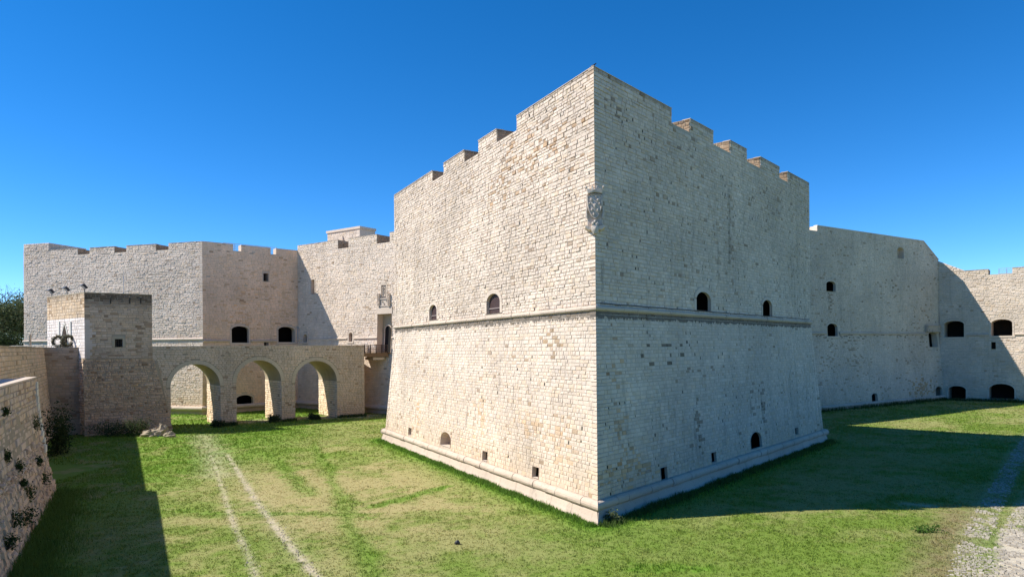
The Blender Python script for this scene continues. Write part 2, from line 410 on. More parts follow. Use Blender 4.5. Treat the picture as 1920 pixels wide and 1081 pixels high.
def tints(seed, warm=.10, dark=.05, zdirt=None, span=.10, patch=None, lowwarm=3.0):
    def f(u, z, N):
        r = np.random.default_rng(seed)
        v = 1 + span * r.standard_normal(N).clip(-2, 2) * .45
        v = v * (1 + .16 * (fbm(u * .12 + 3, z * .16, seed + 11) - .5) + .12 * (fbm(u * .9, z * .12, seed + 12) - .5))
        t = np.stack([v, v, v], 1)
        w = r.random(N) < warm * (.4 + 1.6 * fbm(u * .25, z * .25, seed)); t[w] *= (.99, .955, .89)
        gq = r.random(N) < .10; t[gq] *= (.98, 1.0, 1.03)
        dk = r.random(N) < dark * 1.1 * np.clip(fbm(u * .3 + 9, z * .3, seed + 3) - .22, 0, 1); t[dk] *= np.array([.74, .68, .62]) * r.uniform(.75, 1.15, (dk.sum(), 1))
        lw = np.clip(1 - z / lowwarm, 0, 1)[:, None]; t *= 1 - lw * np.array([.03, .09, .20])
        if zdirt is not None:                                     # soot that ran down from under the string course
            for zc_, reach, k in zdirt:
                dz = zc_ - z; p = np.clip(1 - dz / reach, 0, 1) * (dz > 0)
                m = (r.random(N) < p * k); t[m] *= r.uniform(.30, .6, (m.sum(), 1))
        if patch is not None:
            for pu, pz, ru, rz, k, c in patch:
                d = ((u - pu) / ru) ** 2 + ((z - pz) / rz) ** 2
                m = (r.random(N) < k * np.exp(-d) * (0.5 + fbm(u * .8, z * .8, seed + 7))); t[m] *= np.array(c) * r.uniform(.85, 1.1, (m.sum(), 1))
        return t.clip(.08, 1.25)
    return f

def roll_blocks(face, name, parent, mat, zc, r, blen, hoff=0., n=9, flat=1., gap=.012, whole=False):
    """A round moulding laid block by block along a face."""
    lo, hi = float(face.lo(zc)), float(face.hi(zc)); nb = 1 if whole else max(1, int(round((hi - lo) / blen)))
    ed = np.linspace(lo, hi, nb + 1)
    if nb > 2: ed[1:-1] += rng.uniform(-.18, .18, nb - 1) * blen
    for i in range(nb):
        V = []; Fc = []; rr = r * random.uniform(.94, 1.05) if nb > 1 else r; ho = hoff + (random.uniform(-.03, .02) if 0 < i < nb - 1 else 0)
        us = np.linspace(ed[i] + (gap if i else 0), ed[i + 1] - (gap if i < nb - 1 else 0), 3)
        prof = [(math.cos(t), math.sin(t)) for t in np.linspace(-math.pi / 2 - .5, math.pi / 2 + .5, n)]
        for j, u in enumerate(us):
            for c, s_ in prof:
                h = ho + rr * c * flat * (1 + (random.uniform(-.05, .03) if 0 < i < nb - 1 else 0)); uu = u
                if i == 0 and j == 0: uu = u - h * face.c0
                if i == nb - 1 and j == 2: uu = u + h * face.c1
                p = face.P(uu, zc, h); p[2] = zc + rr * s_; V.append(p)
        for j in range(2):
            for k in range(n - 1): Fc.append((j * n + k, (j + 1) * n + k, (j + 1) * n + k + 1, j * n + k + 1))
        Fc.append(tuple(range(n))); Fc.append(tuple(range(2 * n, 3 * n))[::-1])
        obj(name, V, Fc, mat, parent, smooth=False)

def window(face, op, parent, name='window', sur_mat=None, shutter=None, sill=True, bar=False, back_mat=None, hfront=.055, reveal_mat=None, sdepth=.3, rd=None):
    """Reveal, surround stones and whatever closes the opening."""
    m = MB(); out = op.outline(0)
    n = len(out)
    rdep = op.D if rd is None else rd
    V = [face.P(u, z, hfront) for u, z in out] + [face.P(u, z, -rdep) for u, z in out]
    Fc = [(i, (i + 1) % n, n + (i + 1) % n, n + i) for i in range(n)]
    m.add(V, Fc)
    w = m.build(name, reveal_mat or M_smooth, parent)
    if rd is None:
        V = [face.P(u, z, -op.D + .002) for u, z in out]
        obj('recess', V, [tuple(range(n))], back_mat or M_dark, w)
    else:                                                 # a wide dark chamber behind a thin reveal
        g = min(2.5 * op.D, 1.1); b = [(op.u0 - g, op.z0 - .3), (op.u1 + g, op.z0 - .3), (op.u1 + g, op.z1 + .3), (op.u0 - g, op.z1 + .3)]
        V = [face.P(u, z, -rd - .02) for u, z in b] + [face.P(u, z, -rd - op.D) for u, z in b]
        obj('chamber', V, [(4, 5, 6, 7)] + [(i, (i + 1) % 4, 4 + (i + 1) % 4, 4 + i) for i in range(4)], M_dark, w)
    if op.sur > 0:
        o2 = op.outline(op.sur)
        ka = 1
        for i in range(n - 1):
            q = .02
            def lerp(a, b, t): return (a[0] + (b[0] - a[0]) * t, a[1] + (b[1] - a[1]) * t)
            if op.rise > 0 and i % 2 == 1 and 0 < i < n - 2: continue
            j = i + 1 if (op.rise <= 0 or i in (0, n - 2)) else min(i + 2, n - 2)
            if op.rise > 0 and i in (0, n - 2): j = i + 1
            a0, a1, c0, c1 = out[i], out[j], o2[i], o2[j]
            seg = [a0, a1, c1, c0]
            parts = [(0, 1)]
            ln = math.hypot(a1[0] - a0[0], a1[1] - a0[1])
            if ln > .9: k = int(ln / .5); parts = [(x / k, (x + 1) / k) for x in range(k)]
            for t0, t1 in parts:
                A, B, C, D = lerp(a0, a1, t0 + q * .5), lerp(a0, a1, t1 - q * .5), lerp(c0, c1, t1 - q * .5), lerp(c0, c1, t0 + q * .5)
                pts = [A, B, C, D]
                Vv = [face.P(u, z, -.01) for u, z in pts] + [face.P(u, z, .06) for u, z in pts]
                obj('surround_stone', Vv, [(4, 5, 6, 7), (0, 4, 7, 3), (1, 2, 6, 5), (0, 1, 5, 4), (3, 7, 6, 2)], sur_mat or M_smooth, w)
    if op.sill > 0:
        V = []
        for zz in (op.z0 - op.sill, op.z0 - .004):
            for uu in (op.u0 - op.sur - .05, op.u1 + op.sur + .05):
                for hh in (-.02, .12): V.append(face.P(uu, zz, hh))
        obj('sill', V, [(0, 2, 3, 1), (4, 5, 7, 6), (0, 1, 5, 4), (2, 6, 7, 3), (1, 3, 7, 5), (0, 4, 6, 2)], sur_mat or M_smooth, w)
    if shutter is not None:
        o3 = op.outline(-.015); zb = op.z0 + .01
        k = max(3, int(round((op.u1 - op.u0) / .22))); us = np.linspace(op.u0 + .01, op.u1 - .01, k + 1)
        sh = None
        for i in range(k):
            ua, ub = us[i] + .006, us[i + 1] - .006
            def top(u):
                z = op.z1 - op.rise; t = np.linspace(0, 1, 60); hw = (op.u1 - op.u0) / 2; mm = (op.u0 + op.u1) / 2
                ok = np.abs(u - mm) <= hw * op.half(t) + 1e-9
                return op.z1 - op.rise + op.rise * (t[ok].max() if ok.any() else 0) - .02
            pts = [(ua, zb), (ub, zb), (ub, top(ub)), ((ua + ub) / 2, top((ua + ub) / 2)), (ua, top(ua))]
            Vv = [face.P(u, z, -sdepth) for u, z in pts] + [face.P(u, z, -sdepth - .05) for u, z in pts]
            obj('shutter_board', Vv, [(0, 1, 2, 3, 4), (5, 9, 8, 7, 6)] + [(a, a + 5, (a + 1) % 5 + 5, (a + 1) % 5) for a in range(5)], shutter, w)
        if bar:
            Vv = [face.P(u, z, h_) for z in (op.z0 + .30, op.z0 + .37) for u in (op.u0 + .02, op.u1 - .02) for h_ in (-sdepth + .002, -sdepth + .05)]
            obj('cross_bar', Vv, [(0, 2, 3, 1), (4, 5, 7, 6), (0, 1, 5, 4), (2, 6, 7, 3), (1, 3, 7, 5), (0, 4, 6, 2)], M_barwood, w)
    return w
M_barwood = plain_mat('bleached_timber_bar', (.26, .20, .18), .7)

def cot_half(a, b, c):
    """cot of half the interior angle at b of a polygon running a,b,c counter-clockwise seen from outside left to right."""
    v1 = np.array(b[:2]) - np.array(a[:2]); v2 = np.array(c[:2]) - np.array(b[:2])
    turn = math.atan2(v1[0] * v2[1] - v1[1] * v2[0], v1 @ v2)       # left turn positive (walls run left to right: outside on the right)
    th = math.pi - turn
    return 1 / math.tan(th / 2)

# ================================================================== PLAN
def norm(v): v = np.array(v, float); return v / np.linalg.norm(v)
PA = at(1117, 577, 35.1)[:2]
dirL = norm((-0.5115 - .004, 1)); dirR = norm((.85, 1))
def along(p, d, px, py):
    a = ray(px, py)[0]; t = (a * p[1] - p[0]) / (d[0] - a * d[1]); return p + d * t
PL = along(PA, dirL, 741.5, 560); PR = along(PA, dirR, 1518, 560)
ZC = 10.45; TOP_A = 22.65; SILL_A = 21.8
dLf = norm((.89, .455)); dRf = norm((-.76, .65))
PLF = PL + dLf * 19.2; PRF = PR + dRf * 20.5
# second bastion, curtains, third bastion
PB = at(380, 560, 92.)[:2]; PBL = at(45.5, 560, 100.)[:2]; PBR = at(559, 560, 101.5)[:2]
CL0 = PBR.copy(); CL1 = at(735, 560, 90.3)[:2]
dCL = norm(CL1 - CL0); CL2 = CL0 + dCL * 42
CR1 = at(1760, 560, 106.2)[:2]; CR0 = at(1545, 560, 90.2)[:2]; dCR = norm(CR1 - CR0); CRs = CR0 - dCR * 34
PC0 = CR1.copy(); PC1 = at(1990, 560, 96.8)[:2]
# bridge and gatehouse
PG = at(160, 700, 70.)[:2]; dB = norm((.80, .595)); nB = np.array([dB[1], -dB[0]])
PBE = along(PG, dB, 683, 700)                 # far end of the stone bridge, front face
# counterscarp
W1a = np.array((-31.2, 41.6)); W1d = norm((-.565, 1.))
def px_on(p, d, x): return along(p, d, x, 690)
PC1w = px_on(W1a, W1d, 82)

# ================================================================== GROUND
def polyd(x, y, pts):
    """distance of points to a polyline and the parameter along it"""
    best = np.full(np.shape(x), 1e9)
    for (a, b) in zip(pts[:-1], pts[1:]):
        a = np.array(a); b = np.array(b); d = b - a; L2 = d @ d
        t = np.clip(((x - a[0]) * d[0] + (y - a[1]) * d[1]) / L2, 0, 1)
        best = np.minimum(best, np.hypot(x - a[0] - d[0] * t, y - a[1] - d[1] * t))
    return best
G = lambda *p: [ground(*q) for q in p]
RUT1 = G((395, 850), (412, 900), (425, 940), (440, 985), (462, 1030), (485, 1090))
RUT2 = G((425, 850), (437, 868), (460, 905), (480, 938), (520, 990), (560, 1040), (610, 1095))
WORN = G((380, 815), (400, 850), (412, 890))
GR1 = G((590, 830), (605, 855), (640, 940), (665, 1000), (705, 1090))
GR2 = G((480, 838), (515, 860), (545, 890), (580, 925))
GR3 = G((300, 957), (420, 962), (560, 962), (700, 968))
GR4 = G((690, 950), (760, 930), (850, 908))
GR5 = G((1190, 1062), (1250, 1066), (1320, 1062))
ST1 = G((1935, 812), (1912, 845), (1884, 895), (1853, 952), (1826, 1003), (1818, 1090))
ST2 = G((1990, 860), (1945, 915), (1915, 962), (1895, 1004), (1893, 1100))
SAND = G((1917, 1000), (1912, 1030), (1915, 1110))
bumps = G((760, 870), (800, 980), (860, 930), (560, 850), (700, 890))
def ground_tint(x, y):
    x = np.asarray(x, float); y = np.asarray(y, float)
    f1 = fbm(x * .16, y * .16, 21, 5); f2 = fbm(x * .7, y * .7, 31, 4); f3 = fbm(x * 2.6, y * 2.6, 41, 3)
    dry = .62 * sstep(.40, .64, .42 * f1 + .32 * f2 + .26 * f3 + .02)
    ctr = ground(790, 905); d = np.hypot((x - ctr[0]) / 13, (y - ctr[1]) / 12)
    dry = np.clip(dry + .75 * np.exp(-d ** 2) * (.3 + f2 * 1.1), 0, 1)
    dry *= 1 - .75 * sstep(24, 34, x) * sstep(60, 40, y) - .0
    dry *= 1 - .7 * np.exp(-((x - ground(1350, 1030)[0]) / 9) ** 2) * sstep(38, 30, y) * (f2 > .35)
    green = np.zeros_like(x)
    # green strips
    for pts, w, k in ((GR1, .45, .45), (GR2, .55, .5), (GR3, .45, .55), (GR4, .35, .7), (GR5, .4, .8)):
        p = polyd(x + (f2 - .5) * 1.2, y + (f3 - .5) * 1.6, pts); green = np.maximum(green, k * np.exp(-(p / w) ** 2) * (.35 + f3 * 1.1))
    # strip at the foot of the bastion (damp)
    base = [PL + dLf * 4 + FOOT[0], PL + FOOT[1], PA + FOOT[2], PR + FOOT[3]]
    p = polyd(x, y, base); green = np.maximum(green, (.9 * np.exp(-(p / .9) ** 2) + .45 * np.exp(-(p / 2.4) ** 2)) * (.45 + f2))
    left = sstep(-15, -26, x) ; green = np.maximum(green, left * .6 * (f2 > .42))
    green = np.clip(green, 0, 1); dry = dry * (1 - green)
    c_g = np.array([.165, .24, .036]); c_d = np.array([.37, .315, .14]); c_b = np.array([.145, .275, .028])
    t = c_g * (1 - dry)[..., None] + c_d * dry[..., None]
    t = t * (1 - green)[..., None] + c_b * green[..., None]
    # soil: wheel ruts and worn ground
    soil = np.zeros_like(x)
    for pts, w, k in ((RUT1, .13, .85), (RUT2, .17, 1.1)):
        p = polyd(x + (f3 - .5) * .14, y, pts); soil = np.maximum(soil, k * np.exp(-(p / w) ** 2) * np.clip(.35 + 1.8 * (f3 - .25) * (.5 + f2), 0, 1.1))
    soil = np.maximum(soil, .16 * np.exp(-(polyd(x, y, RUT2) / .8) ** 2) * f2)
    soil = np.maximum(soil, .55 * np.exp(-(polyd(x, y, WORN) / 1.2) ** 2) * (.2 + f3))
    br = np.exp(-((polyd(x, y, [p_ + np.array((-1.3, 0)) for p_ in ST1]) / 1.0) ** 2)) * sstep(38, 34, y) * .75
    t_br = np.clip(br * (.5 + f3), 0, 1); t = t * (1 - t_br)[..., None] + np.array([.27, .21, .11]) * t_br[..., None]
    mid = np.exp(-(polyd(x, y, ST1) / .7) ** 4); soil = np.maximum(soil, mid * .25 * (.4 + f3))
    mid2 = np.exp(-(polyd(x, y, ST2) / .6) ** 4); soil = np.maximum(soil, mid2 * .35 * (.4 + f3))
    # shaded side under the bridge is bare in places
    under = G((470, 795), (560, 788), (620, 786), (690, 783))
    soil = np.maximum(soil, .85 * np.exp(-(polyd(x, y, [p_ + np.array((-1.5, 3)) for p_ in under]) / 1.7) ** 2) * (.5 + f2 * .8))
    bare = G((1700, 943), (1740, 946)); soil = np.maximum(soil, .75 * np.exp(-(polyd(x, y, bare) / .45) ** 2) * (.3 + f3))
    soil = np.clip(soil, 0, 1)
    c_s = np.array([.52, .435, .315])
    t = t * (1 - soil)[..., None] + c_s * soil[..., None]
    sand = np.clip(np.exp(-(polyd(x + (f3 - .5) * .6, y, SAND) / .75) ** 6), 0, 1)
    t = t * (1 - sand)[..., None] + np.array([.56, .48, .37]) * sand[..., None]
    return t, np.clip(soil + sand, 0, 1), green, dry
nLf, nRf = np.array([dirL[1], -dirL[0]]) * -1, np.array([dirR[1], -dirR[0]])
FOOT = [-dirL * 0, nLf * 1.1 - dirL * -.8, np.array((-.2, -1.9)), nRf * 1.1]

def height(x, y):
    return .05 * (fbm(x * .12, y * .12, 77, 3) - .5) * 2 + .03 * (fbm(x * .9, y * .9, 78, 3) - .5)
gx, gy = np.concatenate([np.arange(-95, -40, .5), np.arange(-40, 40, .2), np.arange(40, 100.1, .5)]), np.concatenate([np.arange(12, 24, .5), np.arange(24, 62, .2), np.arange(62, 130.1, .4)])
XX, YY = np.meshgrid(gx, gy); t, so, gr, dr = ground_tint(XX, YY)
ZZ = height(XX, YY) - .03 - .03 * so
nx, ny = len(gx), len(gy); idx = np.arange(nx * ny).reshape(ny, nx)
Fq = np.stack([idx[:-1, :-1], idx[:-1, 1:], idx[1:, 1:], idx[1:, :-1]], -1).reshape(-1, 4)
Vg = np.stack([XX, YY, ZZ], -1).reshape(-1, 3); Tg = t.reshape(-1, 3)
# the sheet runs on to the horizon round the detailed middle
ring = [(gx[0], gy[0]), (gx[-1], gy[0]), (gx[-1], gy[-1]), (gx[0], gy[-1])]; far = [(-3000, -3000), (3000, -3000), (3000, 3000), (-3000, 3000)]
b0 = len(Vg); Vg = np.concatenate([Vg, [(x, y, -.06) for x, y in ring], [(x, y, -.06) for x, y in far]])
Tg = np.concatenate([Tg, np.tile([[.14, .17, .05]], (8, 1))])
Fq = np.concatenate([Fq, [(b0 + i, b0 + 4 + i, b0 + 4 + (i + 1) % 4, b0 + (i + 1) % 4) for i in range(4)]])
gobj = obj('ground', Vg, Fq, M_turf, None, Tg, True, 'structure')

# grass blades
def grass_field(parent=None):
    VV, TT = [], []
    def zone(x0, x1, y0, y1, dens, hs, nb, ws):
        A = (x1 - x0) * (y1 - y0); n = int(A * dens)
        x = rng.uniform(x0, x1, n); y = rng.uniform(y0, y1, n)
        vis = (x / y > -.76) & (x / y < .76)
        x, y = x[vis], y[vis]
        # not inside the stonework
        ins = np.zeros(len(x), bool)
        for poly in BLOCKS:
            ins |= inpoly(x, y, poly)
        x, y = x[~ins], y[~ins]
        t, so, gr, dr = ground_tint(x, y)
        k = rng.random(len(x)) > so * 1.05 + .35 * dr
        x, y, t, gr, dr = x[k], y[k], t[k], gr[k], dr[k]; n = len(x)
        cl = .6 + .9 * fbm(x * .8, y * .8, 91, 3)
        for b in range(nb):
            hh = hs * rng.uniform(.5, 1.25, n) * cl * (1 + .9 * gr - .45 * dr); a = rng.uniform(0, 2 * np.pi, n); ln = rng.uniform(.15, .8, n) * hh
            bx = x + rng.normal(0, .05, n); by = y + rng.normal(0, .05, n); z = height(bx, by) - .04
            w = ws * rng.uniform(.6, 1.3, n); ca, sa = np.cos(a), np.sin(a); a2 = rng.uniform(0, 2 * np.pi, n)
            p0 = np.stack([bx - w * sa, by + w * ca, z], -1); p1 = np.stack([bx + w * sa, by - w * ca, z], -1)
            p2 = np.stack([bx + ln * np.cos(a2), by + ln * np.sin(a2), z + hh], -1)
            VV.append(np.stack([p0, p1, p2], 1).reshape(-1, 3))
            v = rng.uniform(.75, 1.3, n)[:, None]; yl = rng.random(n)[:, None] < .12
            tt = np.where(yl, t * np.array([1.5, 1.25, 1.1]), t) * v
            TT.append(np.repeat(tt, 3, 0))
    zone(-22, 30, 24, 36, 62, .085, 4, .016)
    zone(-30, 40, 36, 52, 34, .095, 4, .020)
    zone(-46, 58, 52, 74, 16, .11, 4, .028)
    zone(-60, 90, 74, 112, 7, .13, 4, .04)
    V = np.concatenate(VV).clip(-1e4, 1e4); T = np.concatenate(TT).clip(0, 1)
    o = obj('grass', V, np.arange(len(V)).reshape(-1, 3), M_grass, None, T, False, 'stuff')
    tag(o, 'short patchy green and dry lawn covering the moat floor', 'grass')
def inpoly(x, y, poly):
    c = np.zeros(len(x), bool); n = len(poly)
    for i in range(n):
        (x1, y1), (x2, y2) = poly[i], poly[(i + 1) % n]
        m = ((y1 > y) != (y2 > y)); xi = (x2 - x1) * (y - y1) / (y2 - y1 + 1e-12) + x1; c ^= m & (x < xi)
    return c
BLOCKS = []

# ================================================================== NEAR BASTION
bastA = thing('bastion', 'tall pointed limestone bastion whose corner juts toward the viewer in the centre', 'bastion', 'bastions of the castle')
polyA = [PL, PA, PR, PRF, PLF]
cA = cot_half(PL, PA, PR); cL = cot_half(PLF, PL, PA); cR = cot_half(PA, PR, PRF)
BAT = .86
FAL = Face(PL, PA, 0, TOP_A, ZC, BAT, cL, cA); FAR = Face(PA, PR, 0, TOP_A, ZC, BAT, cA, cR)
FALf = Face(PLF, PL, 0, TOP_A, ZC, BAT, 0, cL); FARf = Face(PR, PRF, 0, TOP_A, ZC, BAT, cR, 0)
base_off = lambda f, u, h=0: f.P(u, 0, h)[:2]
BLOCKS.append([FAL.P(float(FAL.lo(0)), 0, .3)[:2], PA + (PA - (PL + PR) / 2) / np.linalg.norm(PA - (PL + PR) / 2) * 2.0, FAR.P(float(FAR.hi(0)), 0, .3)[:2], PRF, PLF])
ML = [(0, 9.88), (12.3, 16.32), (18.72, 21.63), (24.38, FAL.L)]
MR = [(0, 8.34), (10.74, 14.18), (16.86, 19.88), (22.46, 26.55), (28.4, FAR.L)]
for (a, b), (c, d) in zip(ML[:-1], ML[1:]): FAL.cut(b, c, SILL_A, TOP_A, top=True)
for (a, b), (c, d) in zip(MR[:-1], MR[1:]): FAR.cut(b, c, SILL_A, TOP_A, top=True)
nGap = (len(FAL.ops), len(FAR.ops))
# openings
wl1 = FAL.cutpx(806, 820, 571, 599, rise=.45, sur=.22, D=1.2)
wl2 = FAL.cutpx(913.5, 938.5, 550, 587, rise=.55, sur=.30, D=1.2)
wr1 = FAR.cutpx(1304.5, 1331, 547, 582, rise=.5, sur=.30, D=2.6)
wr2 = FAR.cutpx(1429, 1446.5, 562, 592, rise=.5, sur=.24, D=2.4)
lowL = [FAL.cutpx(766.5, 772, 801, 815, D=1.0), FAL.cutpx(827, 846, 809, 836, rise=.55, D=1.5),
        FAL.cutpx(905.5, 914.5, 845, 863, D=1.2), FAL.cutpx(999, 1011, 874, 895, D=1.2)]
lowR = [FAR.cutpx(1238, 1250, 875, 899, D=1.6), FAR.cutpx(1333, 1342, 847, 866, D=1.6),
        FAR.cutpx(1406, 1427, 809, 840, rise=.6, D=1.8), FAR.cutpx(1490, 1495.5, 801, 814, D=1.2)]
core(FAL, 'wall', M_core, bastA, 0, SILL_A); core(FAR, 'wall', M_core, bastA, 0, SILL_A)
fl = [(FALf.P(0, 0), FALf.P(FALf.hi(0), 0), FALf.P(FALf.L, ZC), FALf.P(0, ZC), FALf.P(FALf.L, SILL_A), FALf.P(0, SILL_A)),
      (FARf.P(FARf.lo(0), 0), FARf.P(FARf.L, 0), FARf.P(FARf.L, ZC), FARf.P(0, ZC), FARf.P(FARf.L, SILL_A), FARf.P(0, SILL_A))]
for V in fl: obj('flank_wall', V, [(0, 1, 2, 3), (3, 2, 4, 5)], M_lime if 0 else M_smooth, bastA)
obj('terrace', [(*p, SILL_A - .01) for p in polyA], [(0, 1, 2, 3, 4)], M_smooth, bastA)
# merlons: solid blocks behind the faced front
TH = 3.0
def merlon(face, a, b, z0, z1, T, parent, name='merlon', mat=None, ends=(False, False)):
    P = [face.P(a, z0, 0)[:2], face.P(b, z0, 0)[:2], face.P(b, z0, -T)[:2], face.P(a, z0, -T)[:2]]
    m = MB(); m.prism(P, z0 - .005, z1); o = m.build(name, mat or M_brownplain, parent); return o
for a, b in ML[:-1]: merlon(FAL, a, b, SILL_A, TOP_A, TH, bastA)
for a, b in MR[1:]: merlon(FAR, a, b, SILL_A, TOP_A, TH, bastA)
pin = PA + norm(dirL + dirR) * TH / math.sin(math.acos(dirL @ dirR) / 2)
m = MB(); m.prism([FAL.P(ML[-1][0], 0)[:2] - 0 if 0 else FAL.p0 + FAL.d * ML[-1][0], PA, FAR.p0 + FAR.d * MR[0][1], FAR.p0 + FAR.d * MR[0][1] - FAR.n * TH, pin, FAL.p0 + FAL.d * ML[-1][0] - FAL.n * TH], SILL_A - .005, TOP_A)
m.build('corner_merlon', M_brownplain, bastA)
# coping slabs over the front edges
def coping(face, a, b, z, parent, mat, w=.5, c0=0, c1=0, th=.03, piece=1.1):
    k = max(1, int((b - a) / piece)); e = np.linspace(a, b, k + 1)
    for i in range(k):
        ua, ub = e[i] + .006, e[i + 1] - .006; V = []
        for zz in (z + .003, z + th):
            for uu, cc in ((ua, c0 if i == 0 else 0), (ub, c1 if i == k - 1 else 0)):
                for h in (-w, .055): V.append(face.P(uu + (h * cc if uu == ub else -h * cc), zz, h))
        obj('coping_slab', V, [(0, 2, 3, 1), (4, 5, 7, 6), (0, 1, 5, 4), (2, 6, 7, 3), (1, 3, 7, 5), (0, 4, 6, 2)], mat, parent)
for a, b in ML: coping(FAL, a, b, TOP_A, bastA, M_smooth, c1=cA if b == FAL.L else 0)
for a, b in MR: coping(FAR, a, b, TOP_A, bastA, M_smooth, c0=cA if a == 0 else 0)
brn = (.80, .58, .40)
u_br = [FAL.uz(900, 770), FAL.uz(1055, 820), FAL.uz(1000, 795), FAL.uz(1040, 640), FAL.uz(785, 770)]
patL = [(u_br[0][0], u_br[0][1], .7, 1.2, .45, (.93, .84, .73)), (u_br[1][0], u_br[1][1], 1.0, 1.0, .5, (.93, .84, .73)), (u_br[2][0], u_br[2][1], 2.4, .9, .3, (.96, .87, .76)),
        (u_br[3][0], u_br[3][1], 1.3, .5, .45, (.62, .55, .46)), (u_br[4][0], u_br[4][1], .5, 1.0, .6, (.92, .78, .62)),
        (FAL.uz(1020, 270)[0], FAL.uz(1020, 270)[1], 4.0, 1.6, .16, (.72, .60, .48)), (FAL.uz(960, 320)[0], FAL.uz(960, 320)[1], 3.5, 1.2, .14, (.75, .64, .52))]
patR = [(FAR.uz(*p)[0], FAR.uz(*p)[1], a, b, k, c) for p, a, b, k, c in (((1255, 645), 2.2, .13, .22, (.35, .33, .31)), ((1235, 668), 2.0, .12, .25, (.35, .33, .31)), ((1240, 680), 1.1, .1, .25, (.35, .33, .31)),
        ((1160, 760), .5, 2.2, .5, (.9, .76, .62)), ((1240, 330), 5, 2.5, .06, (.62, .57, .52)), ((1370, 400), .35, 3.2, .3, (.74, .70, .66)), ((1345, 480), .4, 3.0, .3, (.74, .70, .66)), ((1430, 760), .3, 1.6, .6, (.6, .57, .54)), ((1410, 750), .22, 1.5, .6, (.6, .57, .54)),
        ((1310, 800), .3, 1.6, .7, (.55, .52, .48)), ((1180, 870), 2.5, .8, .5, (.95, .80, .62)), ((1340, 690), 3.0, .2, .3, (.62, .57, .52)), ((1420, 380), 2.4, .8, .12, (.7, .65, .6)), ((1190, 200), 4, 1.0, .08, (.6, .54, .48)))]
pk = [lay(FAL, z0=ZC, z1=TOP_A, hm=.026, hv=.014, gap=.013, holes=.03, tintf=tints(1, warm=.12, dark=.07, patch=patL), inset=.017, skip=.006),
      lay(FAL, z0=.85, z1=ZC, hm=.019, hv=.008, gap=.015, inset=.012, holes=.02, tintf=tints(2, warm=.15, dark=.05, patch=patL), skip=.002),
      lay(FAR, z0=ZC, z1=TOP_A, hm=.026, hv=.013, gap=.014, inset=.015, holes=.06, tintf=tints(3, warm=.10, dark=.05, patch=patR, span=.13), skip=.008),
      lay(FAR, z0=.85, z1=ZC, hm=.022, hv=.009, gap=.016, inset=.013, holes=.05, tintf=tints(4, warm=.16, dark=.045, zdirt=None, patch=patR, span=.12), skip=.005)]
def cheek(face, u, right, z0, z1, T):
    a, b = face.P(u, z0, 0)[:2], face.P(u, z0, -T)[:2]
    return Face(a, b, z0, z1) if right else Face(b, a, z0, z1)
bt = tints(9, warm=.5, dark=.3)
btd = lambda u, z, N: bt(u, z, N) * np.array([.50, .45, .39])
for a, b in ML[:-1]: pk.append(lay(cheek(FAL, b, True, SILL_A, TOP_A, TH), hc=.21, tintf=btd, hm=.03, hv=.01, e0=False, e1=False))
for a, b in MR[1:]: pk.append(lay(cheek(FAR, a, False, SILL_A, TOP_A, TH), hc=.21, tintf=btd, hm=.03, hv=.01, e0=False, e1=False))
dpx = [((1405, 738), 790, .20, .75), ((1426, 735), 812, .24, .8), ((1416, 750), 800, .14, .6), ((1300, 770), 880, .24, .6), ((1308, 800), 885, .16, .5), ((1366, 345), 520, .26, .55), ((1345, 430), 560, .2, .4), ((1262, 750), 830, .18, .4), ((1165, 690), 870, .22, .35), ((1128, 470), 575, .22, .45)]
M_limeR = stone_mat('limestone_ashlar_dripped', LIME, bands=((10.43, .95, .8), (22.7, .45, .35)), streak=.5, drips=[(FAR.uz(*p)[0], w, FAR.uz(*p)[1], FAR.uz(p[0], yb)[1], k) for p, yb, w, k in dpx], org=tuple(PA), dr=tuple(FAR.d))
nl_ = len(ML) - 1
stones(bastA, pk[:2] + pk[4:4 + nl_], M_limeA, 150); stones(bastA, pk[2:4] + pk[4 + nl_:], M_limeR, 150)
hv_ = []; hf_ = []
for f, a, b, c, d in HOLES:
    i = len(hv_); hv_ += [f.P(u, z, .006) for u, z in ((a + .012, c), (b - .012, c + .01), (b - .012, d), (a + .012, d - .01))]; hf_.append((i, i + 1, i + 2, i + 3))
obj('weathered_hole_shade', hv_, hf_, M_dark, bastA, kind='stuff'); HOLES.clear()  # near-black quads in the stone gaps paint the shade of small weathered holes
# mouldings
for f in (FAL, FAR):
    roll_blocks(f, 'base_moulding_block', bastA, M_mould, .80, .245, 1.2, .10, n=11)
    roll_blocks(f, 'string_course_block', bastA, M_mould, ZC, .14, 1.3, .05, n=9)
for f in (FALf, FARf):
    roll_blocks(f, 'base_moulding_block', bastA, M_mould, .80, .30, 3.0, .10, n=9); roll_blocks(f, 'string_course_block', bastA, M_mould, ZC, .185, 4.0, .05, n=9)
for f in (FAL, FAR, FALf, FARf):                                                    # plinth under the roll, in long plastered blocks
    e = np.linspace(float(f.lo(0)), float(f.hi(0)), max(2, int(f.L / 1.9)) + 1)
    for i in range(len(e) - 1):
        V = []
        for z, h in ((-.25, .40), (.25, .24), (.62, .16)):
            for u, cc in ((e[i] + .01, -f.c0 if i == 0 else 0), (e[i + 1] - .01, f.c1 if i == len(e) - 2 else 0)): V.append(f.P(u + h * cc, z, h))
        obj('plinth_block', V, [(0, 1, 3, 2), (2, 3, 5, 4)], M_mould, bastA)
for op in (wl1, wl2): window(FAL, op, bastA, shutter=M_wood, bar=True, sdepth=.16)
for op in (wr1, wr2): window(FAR, op, bastA, rd=.14)
for op in lowL: window(FAL, op, bastA, 'loophole' if op.rise == 0 else 'gun_port', rd=.22 if op.rise == 0 else None, back_mat=M_brownplain)
for op in lowR: window(FAR, op, bastA, 'loophole' if op.rise == 0 else 'gun_port', rd=.12)
